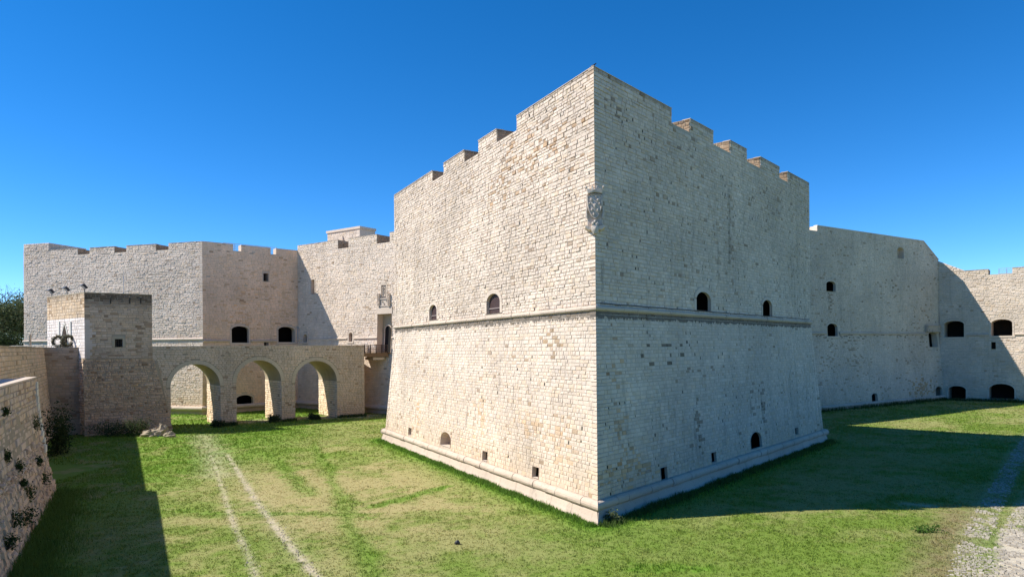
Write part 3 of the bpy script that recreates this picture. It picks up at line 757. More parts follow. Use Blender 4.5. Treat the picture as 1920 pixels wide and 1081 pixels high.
# cable pinned along the string course of the shaded face
m = MB(); zz = ZC + .24
m.tube([FAR.P(u, zz + .015 * math.sin(u * 2.1), .09) for u in np.linspace(.3, FAR.L - .3, 60)], .022, 5)
um = (wr1.u0 + wr1.u1) / 2 + .3; m.tube([FAR.P(um, zz, .09), FAR.P(um, wr1.z0 + .02, .09)], .03, 5)
m.build('cable', M_black, bastA)

# ---- coat of arms on the corner
armsZ0, armsZ1 = FAR.uz(1117, 440)[1], FAR.uz(1117, 352)[1]
arms = thing('coat_of_arms', 'carved stone shield with crown set on the bastion corner above the string course', 'coat of arms')
out2 = -norm(dirL + dirR); side = np.array([-out2[1], out2[0]]);
if side[0] < 0: side = -side
AO = PA + out2 * .02
def ap(x, y, z):
    x = x * .84; return np.array([AO[0] + side[0] * x + out2[0] * y, AO[1] + side[1] * x + out2[1] * y, armsZ0 + z])
HT = armsZ1 - armsZ0
def slab(poly, y0, y1, name, mat, bul=0., parent=arms, chamfer=.03):
    n = len(poly); c = np.mean(poly, 0); V = []
    for y, k in ((y0, 1.), (y1 - chamfer, 1.), (y1, 1 - chamfer * 2.2)):
        for p in poly: q = c + (np.array(p) - c) * k; V.append(ap(q[0], y, q[1]))
    V.append(ap(c[0], y1 + bul, c[1]))
    Fc = [(r * n + i, r * n + (i + 1) % n, (r + 1) * n + (i + 1) % n, (r + 1) * n + i) for r in (0, 1) for i in range(n)]
    Fc += [(2 * n + i, 2 * n + (i + 1) % n, 3 * n) for i in range(n)]
    return obj(name, V, Fc, mat, parent)
M_arms = stone_mat('carved_grey_limestone', (.56, .46, .38), dirt=(.16, .14, .12), tint=False, dirt_amt=.5, streak=.4, bump=.5, grain=16)
back = [(-.46, .42), (-.50, HT * .86), (-.2, HT * .93), (.2, HT * .93), (.50, HT * .86), (.46, .42)]
slab(back, -.75, .10, 'back_slab', M_arms)
z1s, zbs = HT * .80, HT * .33
shield = [(0, zbs), (-.17, zbs + .10), (-.33, zbs + .38), (-.40, zbs + .70), (-.43, z1s), (-.22, z1s + .06), (0, z1s + .08), (.22, z1s + .06), (.43, z1s), (.40, zbs + .70), (.33, zbs + .38), (.17, zbs + .10)]
sh = slab(shield, .08, .24, 'shield', M_arms, .05)
for (x, z, r) in ((-.2, z1s - .2, .09), (.18, z1s - .22, .09), (-.17, zbs + .42, .08), (.16, zbs + .40, .08), (0, zbs + .62, .12), (-.06, zbs + .2, .07), (.08, z1s - .05, .06), (-.3, zbs + .75, .06), (.28, zbs + .72, .06)):
    pts = [(x + r * random.uniform(.6, 1.15) * math.cos(t), z + r * 1.15 * random.uniform(.6, 1.15) * math.sin(t)) for t in np.linspace(0, 2 * math.pi, 8)[:-1]]
    slab(pts, .2, .31, 'charge', M_arms, .02, sh)
rim = MB(); rim.tube([ap(x, .25, z) for x, z in shield] + [ap(shield[0][0], .25, shield[0][1])], .035, 5); rim.build('rim', M_arms, sh)
cr = slab([(-.42, z1s + .10), (-.50, z1s + .36), (-.26, z1s + .24), (-.14, z1s + .46), (0, z1s + .30), (.14, z1s + .48), (.26, z1s + .24), (.52, z1s + .38), (.42, z1s + .10), (0, z1s + .16)], .02, .34, 'crown', M_arms, .03)
for x in (-.5, -.14, .14, .52):
    slab([(x + .07 * math.cos(t), z1s + .43 + .07 * math.sin(t)) for t in np.linspace(0, 2 * math.pi, 8)[:-1]], .1, .32, 'finial', M_arms, .02, cr)
for sx in (-1, 1):
    m = MB(); m.tube([ap(sx * (.46 + .04 * math.sin(q * 7)), .14, zbs + q * (z1s - zbs) * 1.05) for q in np.linspace(0, 1, 9)], [.05, .065, .05, .06, .05, .065, .05, .06, .04], 6); m.build('scrollwork', M_arms, arms)
    slab([(sx * .16, .22), (sx * .16, .40), (sx * .58, .44), (sx * .60, .34), (sx * .34, .20)], -.5, .20, 'bracket', M_smooth)
for x, z, r in ((-.12, .52, .10), (.12, .50, .10), (0, .62, .09)):
    slab([(x + r * math.cos(t), z + r * math.sin(t)) for t in np.linspace(0, 2 * math.pi, 9)[:-1]], .05, .30, 'ribbon', M_arms, .04)
hd = [(-.20, .14), (-.24, .34), (-.14, .50), (.14, .50), (.24, .34), (.20, .14), (.10, 0), (-.10, 0)]
slab(hd, -.4, .28, 'corbel_head', M_arms, .08)

# ================================================================== generic far walls
def slabwall(face, T, z1, parent, name='wall_body', mat=None, z0=0.):
    """Closed mass behind a face: back, ends and top."""
    V = []
    lo0, hi0 = float(face.lo(z0)), float(face.hi(z0))
    P = [face.P(lo0, z0, -.3), face.P(hi0, z0, -.3), face.P(hi0, z0, -T), face.P(lo0, z0, -T), face.P(0, z1, 0), face.P(face.L, z1, 0), face.P(face.L, z1, -T), face.P(0, z1, -T)]
    obj(name, P, [(4, 5, 6, 7), (3, 2, 6, 7)[::-1], (0, 3, 7, 4), (1, 5, 6, 2)], mat or M_smooth, parent)
def gaps_px(face, pxs, yref, zs, zt):
    out = []
    for a, b in pxs:
        ua, ub = face.uz(a, yref)[0], face.uz(b, yref)[0]; face.cut(ua, ub, zs, zt, top=True); out.append((ua, ub))
    e = [0] + [v for g in out for v in g] + [face.L]
    return [(e[i], e[i + 1]) for i in range(0, len(e), 2)]

# ---- second bastion (left)
bastB = thing('bastion', 'left bastion with a long rough raking-lit face and two arched casemates above the bridge', 'bastion', 'bastions of the castle')
TOP_B, SILL_B, ZCB, BATB = 22.9, 22.05, 9.95, .8
cB = cot_half(PBL, PB, PBR)
FBL = Face(PBL, PB, 0, TOP_B, ZCB, BATB, 1.0, cB); FBR = Face(PB, PBR, 0, TOP_B, ZCB, BATB, cB, -.35)
MBL = gaps_px(FBL, [(146, 168), (215, 237), (293, 316)], 470, SILL_B, TOP_B)
MBR = gaps_px(FBR, [(437.5, 452), (507.5, 517.5)], 465, SILL_B, TOP_B)
wB = [FBR.cutpx(493.5, 503.5, 512, 527, sur=.12, D=.9)]
cB1 = FBR.cutpx(434, 466, 611, 642, rise=.5, sur=.22, D=3.2, sill=.25); cB2 = FBR.cutpx(521.5, 552.5, 612, 641, rise=.5, sur=.22, D=3.2, sill=.25)
sB = FBR.cutpx(495, 503, 639.5, 648.5, D=.8)
lB = FBR.cutpx(443, 474.5, 740, 764, rise=.5, sur=.2, D=3.5)
core(FBL, 'wall', M_core, bastB, 0, SILL_B); core(FBR, 'wall', M_core, bastB, 0, SILL_B)
PBk = [PBL + np.array((14., 26.)), PBR + np.array((2., 22.))]
m = MB(); polyB = [PBL, PB, PBR, PBk[1], PBk[0]]
V = [(*p, 0) for p in polyB] + [(*p, SILL_B - .01) for p in polyB]
obj('rear_mass', V, [(5, 6, 7, 8, 9), (2, 7, 8, 3)[::-1], (3, 8, 9, 4)[::-1], (4, 9, 5, 0)[::-1]], M_smooth, bastB)
for a, b in MBL: merlon(FBL, a, b, SILL_B, TOP_B, 2.6, bastB)
for a, b in MBR: merlon(FBR, a, b, SILL_B, TOP_B, .9, bastB, mat=M_smooth)
for a, b in MBL: coping(FBL, a, b, TOP_B, bastB, M_smooth, piece=2.5)
for a, b in MBR: coping(FBR, a, b, TOP_B, bastB, M_smooth, piece=2.5)
# taller block at the far end of the long face
uE = FBL.uz(92, 470)[0]
m = MB(); m.prism([FBL.P(.0, 21)[:2], FBL.P(uE, 21)[:2], FBL.P(uE, 21, -6.2)[:2], FBL.P(0, 21, -6.2)[:2]], TOP_B - .004, TOP_B + 1.05); m.build('end_block', M_smooth, bastB)
fE = Face(FBL.p0, FBL.p0 + FBL.d * uE, TOP_B, TOP_B + 1.05)
tB_ = tints(21, warm=.10, dark=.06); tB = lambda u, z, N: tB_(u, z, N) * 1.15; tB2 = tints(22, warm=.14, dark=.05, span=.09, patch=[(FBR.uz(450, 600)[0], 13, 1.5, 4, .35, (.94, .86, .76)), (FBR.uz(520, 560)[0], 15, 5, 5, .25, (.95, .9, .82))])  # tB lifts the left bastion's stone, extra light put into its tint
btB2 = lambda u, z, N: tB2(u, z, N) * np.array([1.25, 1.14, 1.02])  # shaded face tinted brighter and warmer, fill light painted into the stone
uc = FBR.uz(410, 640)
pk = [lay(FBL, hc=.235, wl=(.3, .7), hm=.03, hv=.014, gap=.014, inset=.025, z0=.8, tintf=tB, skip=.004), lay(fE, hc=.26, hm=.05, tintf=tB, e0=False, e1=False),
      lay(FBR, hc=.23, wl=(.3, .65), z0=.8, hm=.035, hv=.014, tintf=btB2, skip=.004)]
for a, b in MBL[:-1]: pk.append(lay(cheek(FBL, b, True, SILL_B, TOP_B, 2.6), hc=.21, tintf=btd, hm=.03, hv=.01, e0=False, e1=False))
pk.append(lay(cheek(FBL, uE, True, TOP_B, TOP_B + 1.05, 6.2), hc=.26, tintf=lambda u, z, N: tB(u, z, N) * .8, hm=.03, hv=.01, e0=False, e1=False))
stones(bastB, pk, M_lime)
for f in (FBL, FBR):
    roll_blocks(f, 'base_moulding_block', bastB, M_smooth, .80, .30, 2.4, .10, n=9)
roll_blocks(FBL, 'string_course_block', bastB, M_smooth, ZCB, .17, 3.0, .05, n=7)
def course_runs(face, z, skips, parent, mat, r=.15):
    e = float(face.lo(z)); runs = []
    for a, b in sorted(skips): runs.append((e, a)); e = b
    runs.append((e, float(face.hi(z))))
    for a, b in runs:
        if b - a < .2: continue
        f = Face(face.P(a, z)[:2], face.P(b, z)[:2], 0, 30); roll_blocks(f, 'string_course_block', parent, mat, z, r, 3.0, .05, n=7)
course_runs(FBR, ZCB - .25, [(cB1.u0 - .3, cB1.u1 + .3), (cB2.u0 - .3, cB2.u1 + .3)], bastB, M_mould, .2)
window(FBR, wB[0], bastB); window(FBR, cB1, bastB, 'casemate', rd=.5); window(FBR, cB2, bastB, 'casemate', rd=.9); window(FBR, sB, bastB); window(FBR, lB, bastB, 'casemate', rd=.6)
# iron grille in the small square window
for k in range(3):
    u = wB[0].u0 + (k + 1) / 4 * (wB[0].u1 - wB[0].u0); mm = MB(); mm.tube([FBR.P(u, wB[0].z0, -.2), FBR.P(u, wB[0].z1, -.2)], .02, 4); mm.build('grille_bar', M_black, bastB)
mm = MB(); ud = FBR.uz(557.5, 620)[0]
mm.tube([FBR.P(ud, FBR.uz(557, 642)[1], .12), FBR.P(ud, FBR.uz(557, 615)[1], .12)], .10, 6); mm.tube([FBR.P(ud - .15, FBR.uz(557, 614)[1], .12), FBR.P(ud + .25, FBR.uz(557, 614)[1], .12)], .12, 6); mm.build('drain_pipe', M_steel, bastB)
def railing(p0, p1, z, hgt, parent, mat, n=4, posts=3, r=.022):
    p0, p1 = np.array(p0), np.array(p1)
    for k in range(n):
        zz = z + hgt * (k + 1) / n; m = MB(); m.tube([(*p0, zz), (*p1, zz)], r, 5); m.build('rail', mat, parent)
    for t in np.linspace(0, 1, posts):
        q = p0 + (p1 - p0) * t; m = MB(); m.tube([(*q, z), (*q, z + hgt)], r * 1.3, 5); m.build('post', mat, parent)
rl = thing('roof_railing', 'thin steel railing seen through the two parapet gaps of the left bastion', 'railing')
railing(FBR.P(FBR.uz(430, 465)[0], 22, -1.9)[:2], FBR.P(FBR.uz(530, 465)[0], 22, -1.9)[:2], SILL_B, 1.25, rl, M_steel, 5, 6, .03)

# ---- left curtain with the gate
curL = thing('curtain_wall', 'sunlit curtain wall with the arched gate at the end of the bridge', 'wall', 'curtain walls')
TOP_C, SILL_C, ZCC = 23.6, 22.35, 10.0
FCL = Face(CL0, CL2, 0, TOP_C, ZCC, .8, -.35, 0)
MCL = gaps_px(FCL, [(634, 653.5), (707, 731)], 455, SILL_C, TOP_C)
wC1 = FCL.cutpx(584, 590.5, 524, 551, sur=.22, D=.7)
wC2 = FCL.cutpx(569.5, 576.5, 626, 641, rise=.35, sur=.25, D=1.0, sill=.2); wC3 = FCL.cutpx(654.5, 661.5, 623, 640, rise=.3, sur=.25, D=.5, sill=.2)
gate = FCL.cutpx(708.5, 735, 588, 662, D=1.0, sur=.0)
nic1 = FCL.cutpx(715.5, 724.5, 534, 558, D=.18, sur=.16); 
core(FCL, 'wall', M_core, curL, 0, SILL_C); slabwall(FCL, 7., SILL_C - .01, curL)
for a, b in MCL: merlon(FCL, a, b, SILL_C, TOP_C, 2.8, curL)
for a, b in MCL: coping(FCL, a, b, TOP_C, curL, M_smooth, piece=2.5)
tC_ = tints(31, warm=.12, dark=.05); tC = lambda u, z, N: tC_(u, z, N) * 1.12  # curtain stone lifted evenly, added brightness carried by the tint
pk = [lay(FCL, hc=.24, wl=(.32, .7), hm=.028, hv=.014, gap=.014, inset=.022, z0=.8, tintf=tC, skip=.003)]
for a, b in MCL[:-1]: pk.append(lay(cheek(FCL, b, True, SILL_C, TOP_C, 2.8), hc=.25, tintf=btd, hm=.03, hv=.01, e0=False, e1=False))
stones(curL, pk, M_lime)
course_runs(FCL, ZCC - .1, [(wC2.u0 - .3, wC2.u1 + .3), (wC3.u0 - .3, wC3.u1 + .3), (gate.u0 - .05, gate.u1 + .05)], curL, M_smooth, .14)
roll_blocks(FCL, 'base_moulding_block', curL, M_smooth, .80, .30, 3., .10, n=9)
window(FCL, wC1, curL, back_mat=M_smooth); window(FCL, wC2, curL); window(FCL, wC3, curL, back_mat=M_tan)
# gate: tall recess, arched door inside
gr_ = window(FCL, gate, curL, 'gate_recess', reveal_mat=M_smooth, back_mat=M_brownplain)
gz0 = gate.z0; w_ = gate.u1 - gate.u0
dop = Op(gate.u0 + .45, gate.u0 + 1.75, gz0 + .05, 11.55, rise=.65)
o_ = dop.outline(0); V = [FCL.P(u, z, -.86) for u, z in o_]; obj('door_opening', V, [tuple(range(len(V)))], M_dark, gr_)
fr_ = MB(); fr_.tube([FCL.P(u, z, -.84) for u, z in o_], .07, 5); fr_.build('door_arch', M_smooth, gr_)
lt = MB()
V = [FCL.P(u, z, h) for z in (gate.z1, gate.z1 + .85) for u in (gate.u0 - .15, gate.u1 + .15) for h in (-.3, .10)]
obj('lintel', V, [(0, 2, 3, 1), (4, 5, 7, 6), (0, 1, 5, 4), (2, 6, 7, 3), (1, 3, 7, 5), (0, 4, 6, 2)], M_smooth, gr_)
def panel(face, x0, x1, y0, y1, name, parent, mat, h=.12, rim=.12):
    ua, ub = face.uz(x0, y0)[0], face.uz(x1, y0)[0]; za, zb = face.uz((x0 + x1) / 2, y1)[1], face.uz((x0 + x1) / 2, y0)[1]
    V = [face.P(u, z, hh) for z in (za, zb) for u in (ua, ub) for hh in (-.1, h)]
    p = obj(name, V, [(0, 2, 3, 1), (4, 5, 7, 6), (0, 1, 5, 4), (2, 6, 7, 3), (1, 3, 7, 5), (0, 4, 6, 2)], mat, parent)
    for (a, b, c, d) in ((ua, ub, zb - rim, zb), (ua, ub, za, za + rim), (ua, ua + rim, za, zb), (ub - rim, ub, za, zb)):
        V = [face.P(u, z, hh) for z in (c, d) for u in (a, b) for hh in (h - .02, h + .10 + .004 * random.random())]
        obj('moulding', V, [(0, 2, 3, 1), (4, 5, 7, 6), (0, 1, 5, 4), (2, 6, 7, 3), (1, 3, 7, 5), (0, 4, 6, 2)], mat, p)
    for _ in range(5):
        u, z = random.uniform(ua + .25, ub - .25), random.uniform(za + .2, zb - .2)
        m = MB(); m.tube([face.P(u, z - .15, h), face.P(u + random.uniform(-.12, .12), z, h + .06), face.P(u, z + .15, h)], [.05, .09, .04], 5); m.build('carving', mat, p)
    return p
window(FCL, nic1, curL, 'niche', back_mat=M_smooth)
panel(FCL, 716.8, 723.2, 537, 555, 'relief_panel', curL, M_arms, -.08, .06)
panel(FCL, 710, 732, 558.5, 574, 'relief_panel', curL, M_arms, .06, .14)
for x in (711.5, 730.5):
    panel(FCL, x - 1.8, x + 1.8, 550, 574, 'pilaster', curL, M_smooth, .16, .06)
# raised wall with a cap on the roof behind
fK0 = Face(FCL.P(0, 22, -5.5)[:2], FCL.P(FCL.L, 22, -5.5)[:2], 0, 30); ub0, ub1 = fK0.uz(614, 440)[0], fK0.uz(675, 440)[0]; ZK = fK0.uz(613, 438)[1]
fK = Face(fK0.P(ub0, 22)[:2], fK0.P(ub1, 22)[:2], SILL_C, ZK)
rw = MB(); rw.prism([fK.P(0, 22)[:2], fK.P(fK.L, 22)[:2], fK.P(fK.L, 22, -3)[:2], fK.P(0, 22, -3)[:2]], SILL_C - .02, ZK); rwo = rw.build('rooftop_wall', M_smooth, curL)
rw = MB(); rw.prism([fK.P(-.15, 22, .15)[:2], fK.P(fK.L + .15, 22, .15)[:2], fK.P(fK.L + .15, 22, -3.1)[:2], fK.P(-.15, 22, -3.1)[:2]], ZK + .01, ZK + .36); rw.build('cap', M_smooth, rwo)
us_ = fK.L * .48; rw = MB(); rw.tube([fK.P(us_, 23.2, .12), fK.P(us_ - .25, 24.2, .15), fK.P(us_ + .2, 24.8, .15), fK.P(us_, 25.4, .1)], [.1, .22, .18, .05], 6); rw.build('ornament', M_smooth, rwo)
stones(curL, [lay(fK, hc=.3, wl=(.5, 1.), z0=SILL_C, z1=ZK, hm=.025, hv=.008, tintf=tints(35), e0=False, e1=False)], M_lime)

# ---- right curtain (shade) with the sloping end
curR = thing('curtain_wall', 'shaded curtain wall right of the bastion, its top sloping down at the far end', 'wall', 'curtain walls')
TOP_R, ZCR = 24.2, 10.05
FCR = Face(CRs, CR1, 0, TOP_R, ZCR, .85, 0, -.45)
uS, zS = FCR.uz(1731, 452); uT, zT = FCR.L, FCR.uz(1759.5, 487)[1]
TOP_R = zS; FCR.z1 = TOP_R
class Slope(Op):
    def __init__(s): Op.__init__(s, uS, uT + 5, zT, zS, top=True)
    def span(s, z, e=0, es=0):
        if z < zT: return None
        return (uT - (uT - uS) * min(1, (z - zT) / (zS - zT)), uT + 9)
FCR.ops.append(Slope())
uN = FCR.uz(1532, 425)[0]
FCR.cut(uN - 8, uN, FCR.uz(1526, 432)[1], TOP_R, top=True)
wr = [(FCR.cutpx(1682, 1694, 464, 484, rise=.45, sur=.0, D=.7), M_smooth), (FCR.cutpx(1548.5, 1566, 527, 546, rise=.4, sur=.22, D=1.6), None),
      (FCR.cutpx(1550.5, 1569.5, 606, 630, rise=.5, sur=.22, D=1.6, sill=.2), None), (FCR.cutpx(1741, 1757, 622, 650, rise=.5, sur=.0, D=.8), M_tan),
      (FCR.cutpx(1634, 1645, 737, 752, rise=.35, D=1.4), None), (FCR.cutpx(1754, 1767, 724, 748, rise=.5, D=1.4), None)]
core(FCR, 'wall', M_core, curR, 0, TOP_R)
T = 6.
m = MB()
prof = [(0, 0), (FCR.L, 0), (uT, zT), (uS, zS), (uN, zS), (uN, zS - .9), (0, zS - .9)]
V = [FCR.P(u, z, -.25 if z == 0 else 0) for u, z in prof] + [FCR.P(u, z, -T) for u, z in prof]; V = [(v[0], v[1], prof[i % 7][1]) for i, v in enumerate(V)]
n = 7; obj('wall_body', V, [tuple(range(n, 2 * n))[::-1]] + [(i, (i + 1) % n, n + (i + 1) % n, n + i) for i in range(1, n)], M_smooth, curR)
tR = tints(41, warm=.12, dark=.12, span=.11, zdirt=[(ZCR - .1, .8, .35)], patch=[(FCR.uz(1730, 730)[0], 1.8, 2.5, 1.2, .7, (.85, .66, .46)), (FCR.uz(1558, 560)[0], 14.0, .5, 1.2, .6, (.66, .6, .55)), (FCR.uz(1558, 650)[0], 7.5, .7, 2.5, .45, (.68, .63, .58)), (FCR.uz(1600, 680)[0], 6, 2, 3, .2, (.72, .68, .63))])
stones(curR, [lay(FCR, hc=.22, wl=(.25, .6), hm=.03, hv=.013, gap=.015, z0=.7, tintf=tR, e1=False, skip=.004)], M_lime)
course_runs(FCR, ZCR - .1, [(wr[2][0].u0 - .3, wr[2][0].u1 + .3), (wr[3][0].u0 - .5, FCR.L + 2)], curR, M_mould, .19)
roll_blocks(FCR, 'base_moulding_block', curR, M_mould, .45, .22, 3., .05, n=7)
for o_, bm in wr: window(FCR, o_, curR, 'niche' if bm else 'window', back_mat=bm, rd=None if bm else .3)
panel(FCR, 1733.5, 1759, 609.5, 622, 'corbelled_box', curR, M_mould, .35, .1)
# white coping along the top
coping(FCR, uN, uS, zS, curR, M_white, piece=3.0, th=.10)
V = [FCR.P(u, z + d_, h) for u, z in ((uS, zS), (uT, zT)) for d_ in (.004, .1) for h in (-.6, .08)]
obj('coping_slab', V, [(0, 4, 5, 1), (2, 3, 7, 6), (1, 5, 7, 3), (0, 2, 6, 4), (0, 1, 3, 2), (4, 6, 7, 5)], M_white, curR)

# ---- third bastion (right edge)
bastC = thing('bastion', 'low bastion flank at the right edge with four arched gun casemates', 'bastion', 'bastions of the castle')
TOP_K, SILL_K, ZCK = 19.35, 18.55, 10.0
FC = Face(PC0, PC1, 0, TOP_K, ZCK, .8, -.45, 0)
MK = gaps_px(FC, [(1853.5, 1898)], 512, SILL_K, TOP_K)
kk = [FC.cutpx(1770, 1807.5, 601, 631.5, rise=.55, sur=.22, D=3.5, sill=.22), FC.cutpx(1858.5, 1898, 598, 629, rise=.55, sur=.25, D=3.5, sill=.22),
      FC.cutpx(1858.5, 1867, 641, 654, D=.8), FC.cutpx(1778, 1811, 723, 749, rise=.55, sur=.2, D=3.5), FC.cutpx(1854, 1902, 719, 749, rise=.85, sur=.2, D=3.5)]
core(FC, 'wall', M_core, bastC, 0, SILL_K)
slabwall(FC, 22., SILL_K - .01, bastC)
for a, b in MK: merlon(FC, a, b, SILL_K, TOP_K, 2.0, bastC)
for a, b in MK: coping(FC, max(a, .2), b, TOP_K, bastC, M_smooth, piece=2.5)
tK = tints(51, warm=.14, dark=.05)
zRa = FC.uz(1762, 489)[1]; uRb, zRb = FC.uz(1810, 506)
fS = Face(FC.p0, FC.P(uRb, 0)[:2] - FC.n * float(FC.off(0)), TOP_K, zRa)
rs = MB(); P_ = [FC.P(0, 19, 0), FC.P(uRb, 19, 0), FC.P(0, 19, -2.), FC.P(uRb, 19, -2.)]
rs.add([(P_[0][0], P_[0][1], TOP_K - .01), (P_[1][0], P_[1][1], TOP_K - .01), (P_[0][0], P_[0][1], zRa), (P_[2][0], P_[2][1], TOP_K - .01), (P_[3][0], P_[3][1], TOP_K - .01), (P_[2][0], P_[2][1], zRa)],
       [(0, 1, 2), (3, 5, 4), (1, 4, 5, 2), (0, 3, 4, 1), (0, 2, 5, 3)]); rs.build('sloping_parapet', M_smooth, bastC)
pk = [lay(FC, hc=.24, wl=(.3, .7), hm=.032, hv=.016, gap=.015, inset=.035, z0=.3, tintf=tK, e0=False, skip=.003),
      lay(fS, hc=.28, wl=(.4, .9), hm=.05, tintf=tK, e0=False, e1=False, ztop=lambda z: (uRb * (1 - (z - TOP_K) / (zRa - TOP_K)), uRb + 5)),
      lay(cheek(FC, MK[0][1], True, SILL_K, TOP_K, 2.0), hc=.22, tintf=btd, hm=.03, hv=.01, e0=False, e1=False)]
stones(bastC, pk, M_lime)
course_runs(FC, ZCK - .3, [(kk[0].u0 - .3, kk[0].u1 + .3), (kk[1].u0 - .3, kk[1].u1 + .3)], bastC, M_mould, .17)
for o_ in kk: window(FC, o_, bastC, 'casemate' if o_.rise else 'window')
rl2 = thing('roof_railing', 'thin steel railing in the parapet gap of the right-edge bastion', 'railing')
railing(FC.P(FC.uz(1870, 512)[0], 18, -2.4)[:2], FC.P(FC.uz(1915, 512)[0], 18, -2.4)[:2], SILL_K, 1.0, rl2, M_steel, 4, 4, .03)

# ================================================================== BRIDGE
bridge = thing('stone_bridge', 'stone bridge of three round arches leading from gatehouse to castle gate', 'bridge')
BW = 6.0; ZTB = 8.88
PB0 = along(PG, dB, 286, 700)
FBr = Face(PB0, PBE, 0, ZTB)
def arch(x0, x1, ytop, ysp):
    ua, ub = FBr.uz(x0, 770)[0], FBr.uz(x1, 770)[0]; zt = FBr.uz((x0 + x1) / 2, ytop)[1]
    return FBr.cut(ua, ub, -.2, zt, rise=(ub - ua) / 2 * .98, sur=.42, D=BW, jamb=False)
A1, A2, A3 = arch(320, 413, 682, 0), arch(443.5, 527.5, 675, 0), arch(553.5, 632, 676, 0)
for x, y in ((309, 667), (430, 665), (539.5, 663.5), (658, 661)): FBr.cutpx(x - 1.6, x + 1.6, y - 2.2, y + 2.2, D=.6)
core(FBr, 'spandrel_wall', M_tancore, bridge)
FBk = Face(FBr.P(FBr.L, 0, -BW)[:2], FBr.P(0, 0, -BW)[:2], 0, ZTB)
for A in (A1, A2, A3): FBk.cut(FBr.L - A.u1, FBr.L - A.u0, -.2, A.z1, rise=A.rise, D=.1)
core(FBk, 'spandrel_wall', M_tan if 0 else M_brownplain, bridge)
for A in (A1, A2, A3):
    out = A.outline(0, 14); n = len(out); V = [FBr.P(u, z, .02) for u, z in out] + [FBr.P(u, z, -BW) for u, z in out]
    vt = obj('vault', V[1:n - 1] + V[n + 1:2 * n - 1], [(i, i + 1, n - 2 + i + 1, n - 2 + i) for i in range(n - 3)], M_brownplain, bridge)
    for s_, i in ((0, 0), (1, n - 2)):
        obj('pier_side', [V[i], V[i + 1], V[n + i + 1], V[n + i]], [(0, 1, 2, 3)], M_tancore, bridge)
    # voussoirs
    out = A.outline(0, 16)[1:-1]; o2 = A.outline(.42, 16)[1:-1]
    for i in range(len(out) - 1):
        a, b, c, d = np.array(out[i]), np.array(out[i + 1]), np.array(o2[i + 1]), np.array(o2[i]); q = .03
        pts = [a + (b - a) * q, b + (a - b) * q, c + (d - c) * q, d + (c - d) * q]; hh = random.uniform(.045, .065)
        Vv = [FBr.P(u, z, -.01) for u, z in pts] + [FBr.P(u, z, hh) for u, z in pts]
        obj('voussoir', Vv, [(4, 5, 6, 7), (0, 4, 7, 3), (1, 2, 6, 5), (0, 1, 5, 4), (3, 7, 6, 2)], M_vous, bridge)
FEnd = Face(PBE, PBE - FBr.n * BW, 0, ZTB); obj('end_wall', [FEnd.P(0, 0), FEnd.P(BW, 0), FEnd.P(BW, ZTB), FEnd.P(0, ZTB)], [(0, 1, 2, 3)], M_tan, bridge)
dk = MB(); dk.prism([FBr.P(0, 8, -.45)[:2], FBr.P(FBr.L, 8, -.45)[:2], FBr.P(FBr.L, 8, -BW + .45)[:2], FBr.P(0, 8, -BW + .45)[:2]], 7.6, 7.95); dk.build('deck', M_street, bridge)
for h0, h1 in ((0., -.45), (-BW + .45, -BW)):
    dk = MB(); dk.prism([FBr.P(0, 8, h0 - .001)[:2], FBr.P(FBr.L, 8, h0 - .001)[:2], FBr.P(FBr.L, 8, h1 + .001)[:2], FBr.P(0, 8, h1 + .001)[:2]], 7.5, ZTB - .001); dk.build('parapet', M_brownplain, bridge)
coping(FBr, 0, FBr.L, ZTB, bridge, M_smooth, w=.5, th=.07, piece=1.6)
btn = tints(61, warm=.35, dark=.16, span=.10, lowwarm=4.5)
pk = [lay(FBr, hc=.21, wl=(.26, .5), hm=.028, hv=.012, gap=.022, tintf=btn, e0=False, e1=False, skip=.006), lay(FBk, hc=.24, wl=(.3, .62), hm=.03, hv=.012, tintf=btn, e0=False, e1=False)]
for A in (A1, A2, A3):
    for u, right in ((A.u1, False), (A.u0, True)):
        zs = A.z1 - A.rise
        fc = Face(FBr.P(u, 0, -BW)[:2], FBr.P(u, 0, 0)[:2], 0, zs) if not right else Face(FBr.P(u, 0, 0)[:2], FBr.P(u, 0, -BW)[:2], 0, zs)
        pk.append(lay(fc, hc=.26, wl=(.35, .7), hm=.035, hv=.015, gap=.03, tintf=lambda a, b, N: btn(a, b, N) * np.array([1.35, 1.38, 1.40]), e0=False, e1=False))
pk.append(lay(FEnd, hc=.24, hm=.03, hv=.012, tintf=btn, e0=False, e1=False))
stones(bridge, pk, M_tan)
for f, a, b in ((FBr, -1, A1.u0), (FBr, A1.u1, A2.u0), (FBr, A2.u1, A3.u0), (FBr, A3.u1, FBr.L)):
    BLOCKS.append([f.P(a, 0, .05)[:2], f.P(b, 0, .05)[:2], f.P(b, 0, -BW)[:2], f.P(a, 0, -BW)[:2]])
